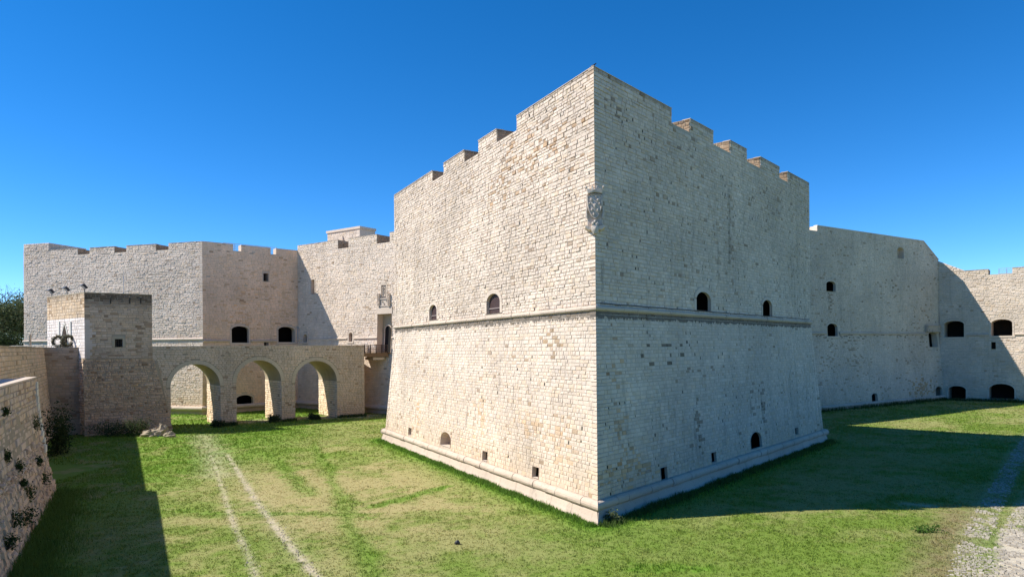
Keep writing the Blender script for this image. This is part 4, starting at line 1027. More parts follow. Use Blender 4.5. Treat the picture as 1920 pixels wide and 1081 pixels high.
# timber drawbridge span
draw = thing('timber_footbridge', 'short dark timber footbridge with railing between stone bridge and castle gate', 'footbridge')
ud1 = FBr.uz(728, 655)[0]
bm = MB(); bm.box(FBr.P((FBr.L + ud1) / 2, 7.65, -.2), ud1 - FBr.L, .25, .42, (*FBr.d, 0), (*FBr.n, 0)); bm.build('edge_beam', M_beam, draw)
bm = MB(); bm.box(FBr.P((FBr.L + ud1) / 2, 7.65, -4.0), ud1 - FBr.L, .25, .42, (*FBr.d, 0), (*FBr.n, 0)); bm.build('edge_beam', M_beam, draw)
for k in range(16):
    u = FBr.L + (k + .5) * (ud1 + .6 - FBr.L) / 16; bm = MB(); bm.box(FBr.P(u, 7.92, -2.1), (ud1 + .6 - FBr.L) / 16 - .02, 4.1, .08, (*FBr.d, 0), (*FBr.n, 0)); bm.build('deck_plank', M_beam, draw)
for hh in (-.12, -4.1):
    for k in range(4):
        zz = 8.10 + k * .26; bm = MB(); bm.box(FBr.P((FBr.L + ud1) / 2, zz, hh), ud1 - FBr.L, .06, .12, (*FBr.d, 0), (*FBr.n, 0)); bm.build('rail', M_rail, draw)
    for k in range(5):
        u = FBr.L + .1 + k * (ud1 - FBr.L - .2) / 4; bm = MB(); bm.box(FBr.P(u, 8.45, hh + .08), .10, .10, 1.1, (*FBr.d, 0), (*FBr.n, 0)); bm.build('post', M_rail, draw)
bm = MB(); bm.box(FBr.P(ud1 - 1.2, 7.2, -1.5), 1.6, 2.4, .35, (*FBr.d, 0), (*FBr.n, 0)); bm.build('support_corbel', M_mould, draw)

# ================================================================== GATEHOUSE
gh = thing('gatehouse', 'small square stone gatehouse with pale portal front at the near end of the bridge', 'gatehouse')
ZGT = 14.35; ZGL = 7.75
dGl = norm((-.79, .61)); PGl = along(PG, dGl, 89.5, 600)
FGr = Face(PG, PB0, 0, ZGT); FGl = Face(PGl, PG, 0, ZGT)
wG = FGr.cutpx(215.5, 230, 635, 650, sur=.26, D=.7)
for x in (207, 243, 264): FGr.cutpx(x - 1.2, x + 1.2, 558, 569, D=.5)
portal = FGl.cutpx(116.2, 127.5, 607, 652, rise=1.7, sur=.24, D=1.3, pointed=True)
core(FGl, 'wall', M_tancore, gh, 0, ZGT); core(FGr, 'wall', M_tancore, gh, 0, ZGT)
PGb = PB0 + (PGl - PG); Vg_ = [(*PGl, 0), (*PGb, 0), (*PB0, 0), (*PGl, ZGT), (*PGb, ZGT), (*PB0, ZGT)]
obj('rear_wall', Vg_, [(0, 1, 4, 3)[::-1], (1, 2, 5, 4)[::-1]], M_brownplain, gh)
obj('roof', [(*p, ZGT - .35) for p in (PGl, PG, PB0, PGb)], [(0, 1, 2, 3)], M_smooth, gh)
tg = tints(71, warm=.45, dark=.30, span=.14, lowwarm=.1)
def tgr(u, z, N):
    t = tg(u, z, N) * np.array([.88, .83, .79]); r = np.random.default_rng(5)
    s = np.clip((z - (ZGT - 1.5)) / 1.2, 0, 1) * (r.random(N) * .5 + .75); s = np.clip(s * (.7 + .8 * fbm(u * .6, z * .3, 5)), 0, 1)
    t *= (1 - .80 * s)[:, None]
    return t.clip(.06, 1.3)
zY = FGl.uz(140, 596)[1]
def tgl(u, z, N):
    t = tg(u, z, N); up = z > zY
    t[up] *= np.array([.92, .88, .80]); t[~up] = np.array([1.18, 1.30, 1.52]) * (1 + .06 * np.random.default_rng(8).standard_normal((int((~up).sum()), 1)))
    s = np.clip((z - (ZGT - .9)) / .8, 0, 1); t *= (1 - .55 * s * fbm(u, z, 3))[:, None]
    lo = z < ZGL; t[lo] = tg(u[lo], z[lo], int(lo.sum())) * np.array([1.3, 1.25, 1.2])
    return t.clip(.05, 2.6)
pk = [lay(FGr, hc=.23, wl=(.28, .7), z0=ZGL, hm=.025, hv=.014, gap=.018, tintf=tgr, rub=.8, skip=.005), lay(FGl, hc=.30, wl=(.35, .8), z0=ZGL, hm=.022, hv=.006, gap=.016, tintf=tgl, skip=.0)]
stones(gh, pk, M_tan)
stones(gh, [lay(FGr, hc=.21, wl=(.16, .45), z0=0, z1=ZGL - .08, hm=.045, hv=.03, gap=.035, jit=.05, tintf=lambda u, z, N: tg(u, z, N) * np.array([.86, .78, .70]), rub=1.3, skip=.02),
            lay(FGl, hc=.24, wl=(.18, .55), z0=0, z1=ZGL - .08, hm=.05, hv=.03, gap=.045, jit=.03, tintf=lambda u, z, N: tg(u, z, N) * 1.15, rub=1.2)], M_tan)
window(FGr, wG, gh, sur_mat=M_brownplain)
for k in range(3):
    mm = MB(); u = wG.u0 + (k + 1) / 4 * (wG.u1 - wG.u0); mm.tube([FGr.P(u, wG.z0, -.15), FGr.P(u, wG.z1, -.15)], .02, 4); mm.build('window_bar', M_black, gh)
    mm = MB(); z = wG.z0 + (k + 1) / 4 * (wG.z1 - wG.z0); mm.tube([FGr.P(wG.u0, z, -.15), FGr.P(wG.u1, z, -.15)], .02, 4); mm.build('window_bar', M_black, gh)
for o_ in FGr.ops[1:]: window(FGr, o_, gh, 'slit', back_mat=M_white)
window(FGl, portal, gh, 'portal', sur_mat=M_white, shutter=M_wood, sdepth=.35, back_mat=M_wood)
for x in (112, 133.5):                       # raised hood mould beside the portal
    u, z0_ = FGl.uz(x, 632)[0], FGl.uz(x, 634)[1]; z1_ = FGl.uz(x, 602)[1]
    mm = MB(); mm.box(FGl.P(u, (z0_ + z1_) / 2, .06), .34, .12, z1_ - z0_, (*FGl.d, 0), (*FGl.n, 0)); mm.build('hood_mould', M_white, gh)
# pale quoins on the corner, long and short
for k in range(13):
    z = ZGL + .3 * k; 
    if z + .28 > zY: break
    w = (.95 if k in (4, 8) else .62 if k % 2 else .42); mm = MB(); mm.box(FGr.P(w / 2 + .0, z + .145, .03), w, .09, .285, (*FGr.d, 0), (*FGr.n, 0)); mm.build('quoin', M_smooth, gh)
mm = MB(); mm.box(FGr.P(FGr.L / 2, ZGL - .04, .03), FGr.L, .14, .08, (*FGr.d, 0), (*FGr.n, 0)); mm.build('ledge', M_brownplain, gh)
coping(FGr, 0, FGr.L, ZGT, gh, M_brownplain, th=.10); coping(FGl, 0, FGl.L, ZGT, gh, M_brownplain, th=.10)
# battered buttress foot under the gatehouse and first pier
uq0, uq1 = FBr.uz(289, 670)[0], A1.u0
fb = Face(FGr.p0, FGr.p0 + FGr.d * (FGr.L + .15), 0, ZGL - .1)
V = [fb.P(fb.L, ZGL - .1, .02), fb.P(fb.L, 0, 1.0), fb.P(fb.L + 1.55, 0, .25), fb.P(fb.L + .3, ZGL - 2, .02)]
obj('buttress', [fb.P(fb.L - 2.2, 0, .9), fb.P(fb.L + 1.62, 0, .35), fb.P(fb.L + .35, ZGL - .3, .03), fb.P(fb.L - 2.2, ZGL - .3, .03), fb.P(fb.L + 1.62, 0, -.2), fb.P(fb.L + .35, ZGL - .3, -.2)], [(0, 1, 2, 3), (1, 4, 5, 2)], M_tan if 0 else M_tancore, gh)
fbt = Face(fb.P(-.2, 0)[:2], fb.P(fb.L, 0)[:2], 0, ZGL - .1, ZGL - .1, .9, 0, 1.8)
core(fbt, 'battered_foot', M_tancore, gh)
stones(gh, [lay(fbt, hc=.21, wl=(.16, .45), hm=.045, hv=.03, gap=.04, jit=.055, tintf=lambda u, z, N: tg(u, z, N) * np.array([.86, .77, .68]), rub=1.2, e0=False, e1=False, skip=.015)], M_tan)
BLOCKS.append([fbt.P(-.5, 0, .2)[:2], fbt.P(fbt.L + 1.6, 0, .2)[:2], PGb, PGl])

# ================================================================== COUNTERSCARP AND STREET
ZST = 7.9
W1b = W1a - W1d * 49.5                                   # runs on past the left of the viewer
Wend = np.array((70., 1.2)); ZTE = 6.85
cw = thing('retaining_wall', 'brown upper retaining wall of the street behind the near ruined wall', 'wall', 'retaining walls of the moat')
FW1 = Face(W1b, PC1w, 0, 8.85, 8.85, .8, 0, 0)
FW1 = Face(PC1w, W1b, 0, 8.85, 8.85, .6, -.3, 0) if np.dot(np.array([(PC1w - W1b)[1], -(PC1w - W1b)[0]]), (1, 0)) < 0 else FW1
PGm = along(PG, dGl, 148, 690)
FW2 = Face(PC1w, PGm + norm(PGm - PC1w) * .3, 0, 8.85, 8.85, .4, -.3, 0)
core(FW1, 'wall', M_tancore, cw); core(FW2, 'wall', M_tancore, cw)
tw = tints(81, warm=.4, dark=.25, span=.12, lowwarm=.1)
stones(cw, [lay(FW1, hc=.30, wl=(.4, .9), hm=.03, hv=.015, gap=.022, tintf=lambda u, z, N: tw(u, z, N) * np.array([1.05, .98, .88]), e0=False, e1=False, rub=.5),
            lay(FW2, hc=.27, wl=(.3, .7), hm=.035, hv=.02, gap=.024, tintf=lambda u, z, N: tw(u, z, N) * np.array([.72, .66, .6]), e0=False, e1=False, rub=.6)], M_tan)
for f in (FW1, FW2): coping(f, 0, f.L, 8.85, cw, M_brownplain, w=.45, th=.06, piece=2.2)
m = MB(); m.prism([FW1.P(0, 8.8, -.001)[:2], FW1.P(FW1.L, 8.8, -.001)[:2], FW1.P(FW1.L, 8.8, -.45)[:2], FW1.P(0, 8.8, -.45)[:2]], ZST - .2, 8.848); m.build('parapet', M_brownplain, cw)
m = MB(); m.prism([FW2.P(0, 8.8, -.001)[:2], FW2.P(FW2.L, 8.8, -.001)[:2], FW2.P(FW2.L, 8.8, -.4)[:2], FW2.P(0, 8.8, -.4)[:2]], ZST - .2, 8.848); m.build('parapet', M_brownplain, cw)
FW3 = Face(Wend, np.array((W1b[0] - .5, 1.2)), 0, ZTE, 7., .5); core(FW3, 'wall', M_brownplain, cw)
edge = [W1b - FW1.n * .3, PC1w - FW1.n * .3, PGl, np.array((-66., 84.)), np.array((-86., 92.)), np.array((-92., 150.)), np.array((-420., 320.)), np.array((-420., -120.)), np.array((W1b[0] - .4, -120.))]
n = len(edge); V = [(*p, ZST - (.9 if i in (n - 1,) else 0) * 0) for i, p in enumerate(edge)] + [(*p, -.2) for p in edge]
# the pavement by the viewer lies lower than the eye
st = obj('street', V, [tuple(range(n))] + [(i, (i + 1) % n, n + (i + 1) % n, n + i) for i in range(n)], M_street, None, None, False, 'structure')
tv = [(W1b[0] - .4, 1.2), (70., 1.2), (70., -120.), (W1b[0] - .4, -120.)]; m = MB(); m.prism(tv, -.2, ZTE); m.build('pavement', M_street, None, False, 'structure')

nw = thing('ruined_wall', 'weathered near wall on the left with plants in its joints and pale coping', 'wall', 'retaining walls of the moat')
N0 = np.array((-28.6, 41.6)); Nd = norm((8.5, -15.6)); ZN = 6.78
Nend = N0 + Nd * 44
FN = Face(Nend, N0, 0, ZN + .12, ZN + .12, 1.75, 0, 0)
# uneven, eroded rock at the foot
_offN = FN.off
def offN(z):
    z = np.asarray(z, float); t = np.clip(1 - z / ZN, 0, 1); return 1.0 * t ** 1.7
FN.off = offN
core(FN, 'wall', M_tancore, nw)
FNe = Face(PC1w * 0 + N0 - FN.n * 2.4, N0, 0, ZN, ZN, .0)
core(FNe, 'end_wall', M_tancore, nw)
V = [(*N0, ZN + .11), (*Nend, ZN + .11), (*(Nend - FN.n * 2.4), ZN + .11), (*(N0 - FN.n * 2.4), ZN + .11)]; obj('wall_top', V, [(0, 1, 2, 3)], M_white, nw)
tn = tints(91, warm=.35, dark=.22, span=.12, lowwarm=.1)
def tnf(u, z, N):
    t = tn(u, z, N); lo = np.clip((4.2 - z) / 3, 0, 1)[:, None]
    return t * (np.array([.86, .84, .82]) * (1 - lo) + np.array([.98, .86, .72]) * lo)
pk1 = lay(FN, hc=.29, wl=(.4, .95), z0=3.6, z1=ZN + .1, hm=.045, hv=.025, gap=.024, tintf=tnf, e0=False, e1=False, rub=.6, skip=.012)
pk2 = lay(FN, hc=.24, wl=(.2, .6), z0=0, z1=3.6, hm=.055, hv=.04, gap=.035, jit=.035, tintf=tnf, e0=False, e1=False, rub=1.4, skip=.05)
stones(nw, [pk1, pk2], M_tan, 300)
coping(FN, 0, FN.L, ZN + .12, nw, M_smooth, w=.6, th=.09, piece=1.8)
for k in range(11):                                   # pale rebuilt edge
    z = ZN - .3 - .42 * k; w = .85 if k % 2 else .62
    if z < 2.6: break
    m = MB(); m.box(FN.P(FN.L - w / 2 + .03, z, .01), w, .24, .40, (*FN.d, 0), (*FN.n, 0)); m.build('quoin', M_white, nw)
BLOCKS.append([N0 + FN.n * .6, Nend + FN.n * .6, Nend - FN.n * 10, N0 - FN.n * 10])
BLOCKS.append([FW1.P(0, 0, 0)[:2], FW1.P(FW1.L, 0, 0)[:2], FW1.P(FW1.L, 0, -30)[:2], FW1.P(0, 0, -30)[:2]])
BLOCKS.append(polyB); BLOCKS.append([FCL.P(0, 0, 0)[:2], FCL.P(FCL.L, 0, 0)[:2], FCL.P(FCL.L, 0, -9)[:2], FCL.P(0, 0, -9)[:2]])
BLOCKS.append([FCR.P(0, 0, 0)[:2], FCR.P(FCR.L, 0, 0)[:2], FCR.P(FCR.L, 0, -20)[:2], FCR.P(0, 0, -20)[:2]])
BLOCKS.append([FC.P(-1, 0, 0)[:2], FC.P(FC.L, 0, 0)[:2], FC.P(FC.L, 0, -20)[:2], FC.P(-1, 0, -20)[:2]])

# ---- cobbled wheel tracks
trk = thing('cobbled_track', 'two strips of pale half-buried cobbles crossing the grass at lower right', 'track'); del trk['category']; del trk['label']; trk['kind'] = 'structure'
CV, CT = [], []
def strip(pts, half, step=.235):
    pts = [np.array(p) for p in pts]; seg = np.concatenate([[0], np.cumsum([np.linalg.norm(b - a) for a, b in zip(pts[:-1], pts[1:])])])
    s = 0.
    while s < seg[-1]:
        i = min(np.searchsorted(seg, s, 'right') - 1, len(pts) - 2); d = norm(pts[i + 1] - pts[i]); c = pts[i] + d * (s - seg[i]); nn = np.array((-d[1], d[0]))
        hf = half * (1 + max(0., 34 - c[1]) * .055); x = -hf + random.uniform(-.08, .08)
        while x < hf:
            w = random.uniform(.12, .21); l_ = step * random.uniform(.5, .78)
            if random.random() < .92 - .45 * (abs(x) / hf) ** 3 and fbm(c[0] * .7 + x * .8, c[1] * .7, 55, 3) > .36:
                q = c + nn * (x + w / 2) + d * random.uniform(-.03, .03); z = float(height(q[0], q[1])) - .05; top = z + random.uniform(.025, .06)
                B = [q + nn * a * w * .46 + d * b * l_ * .5 for a, b in ((-1, -1), (1, -1), (1, 1), (-1, 1))]
                B = [b + np.array((random.uniform(-.02, .02), random.uniform(-.02, .02))) for b in B]; Tp = [q + (b - q) * random.uniform(.7, .9) for b in B]
                CV.append([(*b, z - .05) for b in B] + [(*t_, top + random.uniform(-.008, .008)) for t_ in Tp]); v = random.uniform(.72, 1.12); CT.append((.46 * v, .40 * v, .325 * v))
            x += w
        s += step
strip(ST1, .48, .2); strip(ST2, .42, .2)
CVn = np.array(CV); N = len(CVn)
q4 = np.array([(4, 5, 6, 7), (0, 1, 5, 4), (1, 2, 6, 5), (2, 3, 7, 6), (3, 0, 4, 7)])
obj('cobbles', CVn.reshape(-1, 3), (q4[None] + (np.arange(N) * 8)[:, None, None]).reshape(-1, 4), M_cob, trk, np.repeat(np.array(CT), 8, 0), kind='stuff')
# pale pebbles lying in the ruts
PV, PT = [], []
for pts, k in ((RUT1, 130), (RUT2, 330)):
    for _ in range(k):
        i = random.randrange(1, len(pts) - 1); t_ = random.random(); c = np.array(pts[i]) * (1 - t_) + np.array(pts[i + 1]) * t_ + rng.normal(0, .14, 2)
        if vnoise(c[0] * .5, c[1] * .5, 66) < .3: continue
        r = random.uniform(.015, .045); z = float(height(c[0], c[1])) - .03
        V = [(c[0] + r * math.cos(a) * random.uniform(.7, 1.2), c[1] + r * math.sin(a) * random.uniform(.7, 1.2), z) for a in np.linspace(0, 2 * math.pi, 6)[:-1]] + [(c[0], c[1], z + r * .9)]
        b = len(PV); PV += V; PT += [(b + j, b + (j + 1) % 5, b + 5) for j in range(5)]
po = obj('pebbles', PV, np.array(PT), M_cob, None, np.tile([[.44, .38, .30]], (len(PV), 1)), kind='stuff'); tag(po, 'pale pebbles in the two wheel ruts at lower left', 'pebbles')

# ================================================================== PLANTS
def leaves(centers, size, cols, droop=.3):
    """a cloud of small leaf triangles/quads"""
    C = np.asarray(centers); N = len(C); a = rng.normal(size=(N, 3)); a /= np.linalg.norm(a, axis=1)[:, None]
    b = rng.normal(size=(N, 3)); b -= (a * b).sum(1)[:, None] * a; b /= np.linalg.norm(b, axis=1)[:, None]
    s = size * rng.uniform(.6, 1.4, N)[:, None]
    V = np.stack([C - a * s, C + b * s * .5, C + a * s, C - b * s * .5], 1).reshape(-1, 3)
    t = np.array(cols)[rng.integers(0, len(cols), N)] * rng.uniform(.7, 1.3, N)[:, None]
    return V, np.arange(N * 4).reshape(-1, 4), np.repeat(t, 4, 0)
GREENS = [(.045, .075, .02), (.06, .10, .025), (.035, .06, .02)]
def clump(name, c, r, n, size, label, cat, group=None, cols=GREENS, up=(0, 0, 1)):
    """leafy tuft: stems plus leaves gathered on several uneven lobes"""
    c = np.array(c, float); th = thing(name, label, cat, group); r = np.array(r if hasattr(r, '__len__') else (r, r, r), float)
    lob = [c + r * np.array((random.uniform(-.7, .7), random.uniform(-.7, .7), random.uniform(.1, .9))) for _ in range(9)]
    C = np.concatenate([l_ + rng.normal(0, 1, (n // 9, 3)) * r * .24 for l_ in lob])
    V, Fc, T = leaves(C, size, cols); obj('foliage', V, Fc, M_leaf, th, T)
    m = MB()
    for l_ in lob[:5]: m.tube([c, (c + l_) / 2 + rng.normal(0, .05, 3) * r, l_], [.02, .014, .006], 4)
    m.build('stems', M_bark, th)
    return th
# plants rooted in the near wall
def wall_plant(px, py, r, label, n=260):
    u, z = FN.uz(px, py)
    for _ in range(6):
        o = float(FN.off(z)); q = FN.p0 + FN.n * o; a, b = ray(px, py); u = (a * q[1] - q[0]) / (FN.d[0] - a * FN.d[1]); z = H + b * (q[1] + FN.d[1] * u)
    c = FN.P(u, z, .12); c[2] -= r * .5
    clump('wall_plant', c, (r * .8, r * .8, r * 1.2), n, .055, label, 'plant', 'plants growing in the near wall')
for px, py, r, lb in ((60, 795, .5, 'largest dark plant tuft high on the near wall, below the coping'), (3, 775, .25, 'small plant at the left edge, highest on the near wall'), (6, 855, .35, 'plant tuft on the left edge of the near wall, mid height'),
                      (28, 872, .32, 'narrow plant tuft mid height on the near wall'), (67, 865, .28, 'small plant by the outer edge of the near wall'), (36, 905, .3, 'plant tuft beneath the narrow one on the near wall'),
                      (50, 925, .5, 'long hanging plant low on the near wall'), (77, 900, .45, 'bushy plant at the outer lower edge of the near wall'), (20, 975, .42, 'plant tuft low at the left on the near wall'),
                      (40, 965, .55, 'dense plant near the foot of the near wall'), (8, 1020, .4, 'plant tuft at the lower left corner of the near wall')):
    wall_plant(px, py, r, lb)
# undergrowth at the foot of walls
g1 = ground(118, 835)
clump('bush', (*ground(108, 850), 0), (1.3, 1.6, 3.6), 3000, .10, 'dark bush in the shaded nook behind the near wall end', 'bush', None, [(.035, .055, .018), (.05, .07, .025)])
for k, (px, py, r, h_, lb) in enumerate(((205, 818, 2.3, 1.3, 'dark weeds along the foot of the gatehouse'), (262, 816, 1.7, 1.4, 'shrub beside the boulder at the gatehouse foot'), (408, 800, .8, .6, 'weeds at the foot of the first bridge pier'),
                                     (515, 791, .8, .7, 'weeds at the foot of the second bridge pier'), (590, 786, .7, .6, 'weeds beside the third bridge pier'))):
    c = ground(px, py); clump('weeds', (c[0], c[1], 0), (r, r * .5, h_), 1300, .09, lb, 'plant', 'weeds at the foot of the stonework', [(.05, .08, .025), (.07, .10, .035), (.09, .10, .05)])
c = ground(1148, 978); clump('weeds', (c[0], c[1], -.05), (.45, .4, .55), 700, .05, 'grey-green weed at the very foot of the near bastion corner', 'plant', 'weeds at the foot of the stonework', [(.16, .18, .09), (.12, .15, .06)])
for px, py, s_ in ((860, 860, .18), (1015, 932, .2), (905, 880, .15), (790, 838, .15)): pass
c = ground(1740, 995); clump('weeds', (c[0], c[1], -.05), (.8, .5, .22), 700, .05, 'darker green weed patch in the sunlit grass at lower right', 'plant', None, [(.10, .19, .035), (.09, .16, .03)])
# long grass along the near wall foot, in shade
NV, NT = [], []
for _ in range(16000):
    s_ = 9.3 + random.random() ** 1.0 * 31; w = abs(random.gauss(0, 1)) * (.5 + .9 * float(vnoise(s_ * .5, 1., 3)))
    p = N0 - FN.d * (s_ - 9) + FN.n * (1.0 + w); hh = random.uniform(.15, .55) * math.exp(-w * .35); a = random.uniform(0, 6.28); ln = hh * random.uniform(.2, .7)
    wd = .02; NV += [(p[0] - wd * math.sin(a), p[1] + wd * math.cos(a), -.05), (p[0] + wd * math.sin(a), p[1] - wd * math.cos(a), -.05), (p[0] + ln * math.cos(a), p[1] + ln * math.sin(a), hh)]
    v = random.uniform(.7, 1.3); NT += [(.13 * v, .20 * v, .035 * v)] * 3
lo_ = obj('tall_grass', NV, np.arange(len(NV)).reshape(-1, 3), M_grass, None, np.array(NT), False, 'stuff'); tag(lo_, 'tall shaded grass along the foot of the near wall', 'grass')
# fringe of longer grass against the bastion and bridge stonework
NV, NT = [], []
def fringe(a, b, n_, h_, wid, col):
    a, b = np.array(a), np.array(b); d = b - a; nn = norm((d[1], -d[0]))
    for _ in range(n_):
        t_ = random.random(); w = abs(random.gauss(0, wid)); p = a + d * t_ + nn * w
        k = .5 + vnoise(p[0] * 1.1, p[1] * 1.1, 14); hh = random.uniform(.3, 1.) * h_ * float(k); an = random.uniform(0, 6.28); ln = hh * random.uniform(.2, .7); wd = .014 + .0003 * p[1]
        NV.extend([(p[0] - wd * math.sin(an), p[1] + wd * math.cos(an), -.05), (p[0] + wd * math.sin(an), p[1] - wd * math.cos(an), -.05), (p[0] + ln * math.cos(an), p[1] + ln * math.sin(an), hh)])
        v = random.uniform(.7, 1.3); NT.extend([tuple(c_ * v for c_ in col)] * 3)
a0, a1, a2 = FAL.P(float(FAL.lo(0)), 0, .38)[:2], FAL.P(float(FAL.hi(0)) + .4 * cA, 0, .38)[:2], FAR.P(float(FAR.hi(0)), 0, .38)[:2]
fringe(a0, a1, 9000, .22, .30, (.12, .22, .035)); fringe(a1, a2, 9000, .30, .35, (.09, .14, .035))
fringe(FBr.P(A1.u1, 0)[:2], FBr.P(A2.u0, 0)[:2], 500, .5, .3, (.07, .11, .03)); fringe(FBr.P(A2.u1, 0)[:2], FBr.P(A3.u0, 0)[:2], 500, .5, .3, (.07, .11, .03)); fringe(FBr.P(A3.u1, 0)[:2], FBr.P(FBr.L, 0)[:2], 600, .5, .3, (.07, .11, .03))
fringe(FCR.P(0, 0, .1)[:2], FCR.P(FCR.L, 0, .1)[:2], 2600, .6, .6, (.07, .11, .03)); fringe(FC.P(0, 0, .1)[:2], FC.P(FC.L, 0, .1)[:2], 1600, .6, .6, (.07, .11, .03))
fo = obj('grass_fringe', NV, np.arange(len(NV)).reshape(-1, 3), M_grass, None, np.array(NT), False, 'stuff'); tag(fo, 'longer grass growing against the foot of the walls', 'grass')

# boulder at the gatehouse foot
def boulder(px, py, r, label):
    c = ground(px, py); V, Fc = [], []
    nu, nv = 14, 8
    for j in range(nv + 1):
        for i in range(nu):
            a, b = 2 * math.pi * i / nu, math.pi / 2 * j / nv; k = .45 + 1.0 * float(fbm(3 * math.cos(a) + 7 * r[0], 3 * math.sin(a) + 4.2 * b, 19, 4))
            V.append((c[0] + r[0] * k * math.cos(a) * math.cos(b), c[1] + r[1] * k * math.sin(a) * math.cos(b), -.1 + r[2] * k * math.sin(b)))
    for j in range(nv):
        for i in range(nu): Fc.append((j * nu + i, j * nu + (i + 1) % nu, (j + 1) * nu + (i + 1) % nu, (j + 1) * nu + i))
    return tag(obj('boulder', V, Fc, M_tancore, None), label, 'rock')
boulder(303, 815, (1.0, .8, 1.1), 'largest rough rock at the foot of the gatehouse, beside the first arch'); boulder(283, 817, (1.2, .7, .75), 'low rough rock left of the largest one at the gatehouse foot'); boulder(318, 818, (.6, .5, .6), 'smallest rough rock by the first bridge arch')

# ---- trees beyond the street, far left
def tree(c, hgt, rad, nl, size, label, cols, bare=False):
    th = thing('tree', label, 'tree', 'trees beyond the left bastion'); c = np.array(c, float); m = MB()
    m.tube([c, c + (random.uniform(-.3, .3), random.uniform(-.3, .3), hgt * .3), c + (0, 0, hgt * .62)], [.32, .24, .12], 8); m.build('trunk', M_bark, th)
    tips = []
    lm = MB()
    for k in range(16 if bare else 11):
        z = hgt * random.uniform(.25, .6); a = random.uniform(0, 6.28); e = c + np.array((rad * .8 * math.cos(a), rad * .8 * math.sin(a), hgt * random.uniform(.55, 1.0))); s0 = c + (0, 0, z); mid = (s0 + e) / 2 + rng.normal(0, .4, 3)
        lm.tube([s0, mid, e], [.10, .06, .02], 5); tips.append(e); tips.append(mid)
        for _ in range(5):
            e2 = mid + (e - mid) * random.random() + rng.normal(0, 1, 3) * rad * .28; lm.tube([mid, (mid + e2) / 2 + rng.normal(0, .15, 3), e2], [.04, .025, .012], 4); tips.append(e2)
            if bare:
                for _ in range(3): e3 = e2 + rng.normal(0, 1, 3) * .7; lm.tube([e2, e3], [.016, .007], 3)
    lm.build('limbs', M_bark, th)
    if nl:
        tp = np.array(tips); C = tp[rng.integers(0, len(tp), nl)] + rng.normal(0, 1, (nl, 3)) * rad * .20; C = C[C[:, 2] > c[2] + .4]
        V, Fc, T = leaves(C, size, cols); obj('crown', V, Fc, M_leaf, th, T)
OL = [(.11, .135, .055), (.08, .105, .042), (.15, .16, .08)]
tree((*at(8, 640, 122)[:2], ZST), 9.5, 4.6, 9000, .19, 'dense olive-green tree at the left edge beside the left bastion', OL)
tree((*at(33, 640, 128)[:2], ZST), 8.6, 3.8, 7500, .19, 'dark evergreen tree touching the far end of the left bastion', [(.07, .095, .038), (.09, .115, .05)])
tree((*at(20, 640, 140)[:2], ZST), 14.5, 4.5, 0, .1, 'bare-branched tree rising behind the evergreens at far left', OL, True)
clump('hedge', (*at(18, 640, 112)[:2], ZST), (5.5, 2., 2.6), 5200, .16, 'dark hedge at the street edge below the far-left trees', 'hedge', None, [(.03, .048, .018), (.045, .062, .024)])
for k, (ya, yb) in enumerate(((534, 531), (547, 546))):
    m = MB(); A_, B_ = at(-140, ya + 4, 118), at(120, yb + 2, 150)
    m.tube([A_ + (B_ - A_) * t_ - np.array((0, 0, 1.6 * 4 * t_ * (1 - t_))) for t_ in np.linspace(0, 1, 14)], .028, 4)
    tag(m.build('overhead_cable', M_black), ('upper' if k == 0 else 'lower') + ' overhead cable crossing the sky above the far-left trees', 'cable', 'overhead cables')

# ---- street furniture by the gatehouse
rs_ = thing('handrail', 'thin steel handrail along the street in front of the gatehouse portal', 'railing')
hp0, hp1 = FW1.P(0, 8.8, -1.8)[:2], None
pA, pB = along(PC1w - FW1.n * 2.0 + W1d * -2, norm(PGl - PC1w + np.array((2.0, -6.))), -10, 645), None
pA = at(-12, 645, 72)[:2]; pB = at(112, 645, 71.4)[:2]
railing(pA, pB, ZST, 1.2, rs_, M_rail2, 2, 9, .022)
m = MB(); q = at(56.5, 640, 72.6)[:2]; m.box((*q, ZST + 1.15), .16, .16, 2.3); m.tube([(*q, ZST + 2.3), (*q, ZST + 2.38)], .11, 6); tag(m.build('bollard_post', M_brownplain), 'upright rusty post by the handrail left of the gatehouse', 'post')
def wreath(px, py, Y, r, yaw, label):
    c = at(px, py, Y); th = thing('wreath', label, 'wreath', 'wreaths beside the portal'); a = np.array((math.cos(yaw), math.sin(yaw), 0)); up = norm((-.28 * -math.sin(yaw), -.28 * math.cos(yaw), 1.))
    t_ = rng.uniform(0, 2 * np.pi, 900); C = c + (a[None] * np.cos(t_)[:, None] + up[None] * np.sin(t_)[:, None]) * r + rng.normal(0, .085, (900, 3))
    V, Fc, T = leaves(C, .09, [(.16, .15, .09), (.10, .12, .055), (.28, .24, .17), (.22, .19, .13)]); obj('foliage', V, Fc, M_leaf, th, T)
    m = MB(); m.tube([c + (a * math.cos(q) + up * math.sin(q)) * r for q in np.linspace(0, 2 * math.pi, 20)], .11, 6); m.build('ring', M_bark, th)
    for s_ in (-1, 1):
        f = c + a * s_ * r * .6; m = MB(); m.tube([(f[0], f[1], ZST), f + up * .2], .025, 4); m.build('stand_leg', M_black, th)
wreath(109.5, 639.5, 72.4, .50, .85, 'left large dry wreath leaning before the gatehouse portal'); wreath(127, 639, 71.6, .52, .85, 'right large dry wreath leaning before the gatehouse portal')
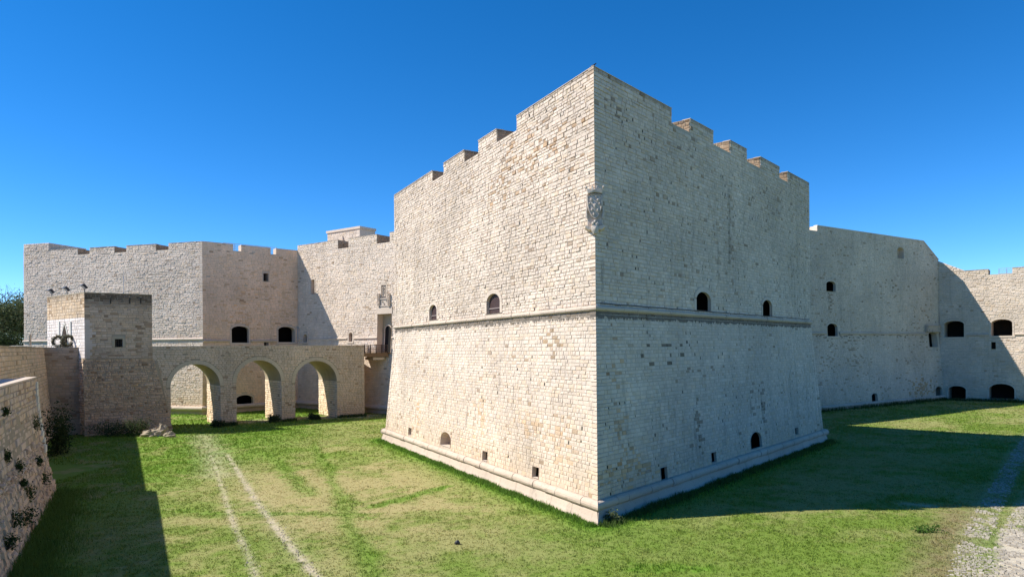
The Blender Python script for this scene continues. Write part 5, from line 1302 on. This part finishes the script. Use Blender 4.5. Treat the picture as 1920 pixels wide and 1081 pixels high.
def floodlight(px, label):
    u = FGl.uz(px, 560)[0]; b = FGl.P(u, ZGT + .1, -.25); th = thing('floodlight', label, 'floodlight', 'floodlights on the gatehouse roof')
    o = np.array((*FGl.n, 0)); d = np.array((*FGl.d, 0)); t_ = norm(o * .75 - np.array((0, 0, .66))); v = np.cross(d, t_)
    m = MB(); m.tube([b, b + (0, 0, .45)], .04, 6); m.build('bracket', M_black, th)
    m = MB(); m.box(b + (0, 0, .62) + o * .05, .62, .24, .5, d, t_, v); h_ = m.build('housing', M_black, th)
    m = MB(); m.box(b + (0, 0, .62) + o * .05 + t_ * .125, .54, .02, .42, d, t_, v); m.build('glass', M_lamp, h_)
    m = MB(); m.box(b + (0, 0, .62) + o * .05 + v * (.28 if v[2] > 0 else -.28) + t_ * .12, .62, .30, .03, d, t_, v); m.build('visor', M_black, h_)
floodlight(92.5, 'black floodlight at the far left end of the gatehouse roof'); floodlight(121, 'black floodlight in the middle of the gatehouse front edge'); floodlight(154, 'black floodlight by the gatehouse roof corner')
m = MB(); p_ = FGr.P(FGr.uz(237.5, 550)[0], ZGT, -2.)
m.tube([p_, p_ + (0, 0, 2.1)], .03, 5); m.tube([p_ + (-.0, 0, 2.1), p_ + (0, 0, 2.7)], .012, 4); tag(m.build('antenna', M_steel), 'thin vertical rod standing on the gatehouse roof', 'antenna')
# bird on the topmost corner
BS = .6; bd = MB(); bp = np.array((*(PA + norm(dirL + dirR) * .25), TOP_A + .05))
K = lambda x, y, z: bp + np.array((x, y, z)) * BS
bd.tube([K(-.26, .05, .10), K(-.12, .02, .16), K(.02, 0, .20), K(.12, 0, .27), K(.17, 0, .33), K(.22, 0, .35), K(.27, 0, .345)], [.012, .03, .045, .036, .027, .02, .005], 7)
bd.tube([K(.0, -.02, 0), K(.0, -.02, .16)], .008, 4); bd.tube([K(.0, .03, 0), K(.0, .03, .16)], .008, 4)
tag(bd.build('bird', M_black, smooth=True), 'small dark bird perched on the topmost bastion corner', 'bird')
# stray dark stone in the dry grass
c = ground(857, 1018); m = MB(); m.tube([(c[0], c[1], -.02), (c[0] + .02, c[1], .07), (c[0] + .03, c[1], .14)], [.13, .12, .05], 7); tag(m.build('stone_lump', M_black), 'single small dark lump lying on the dry grass', 'stone')

grass_field()
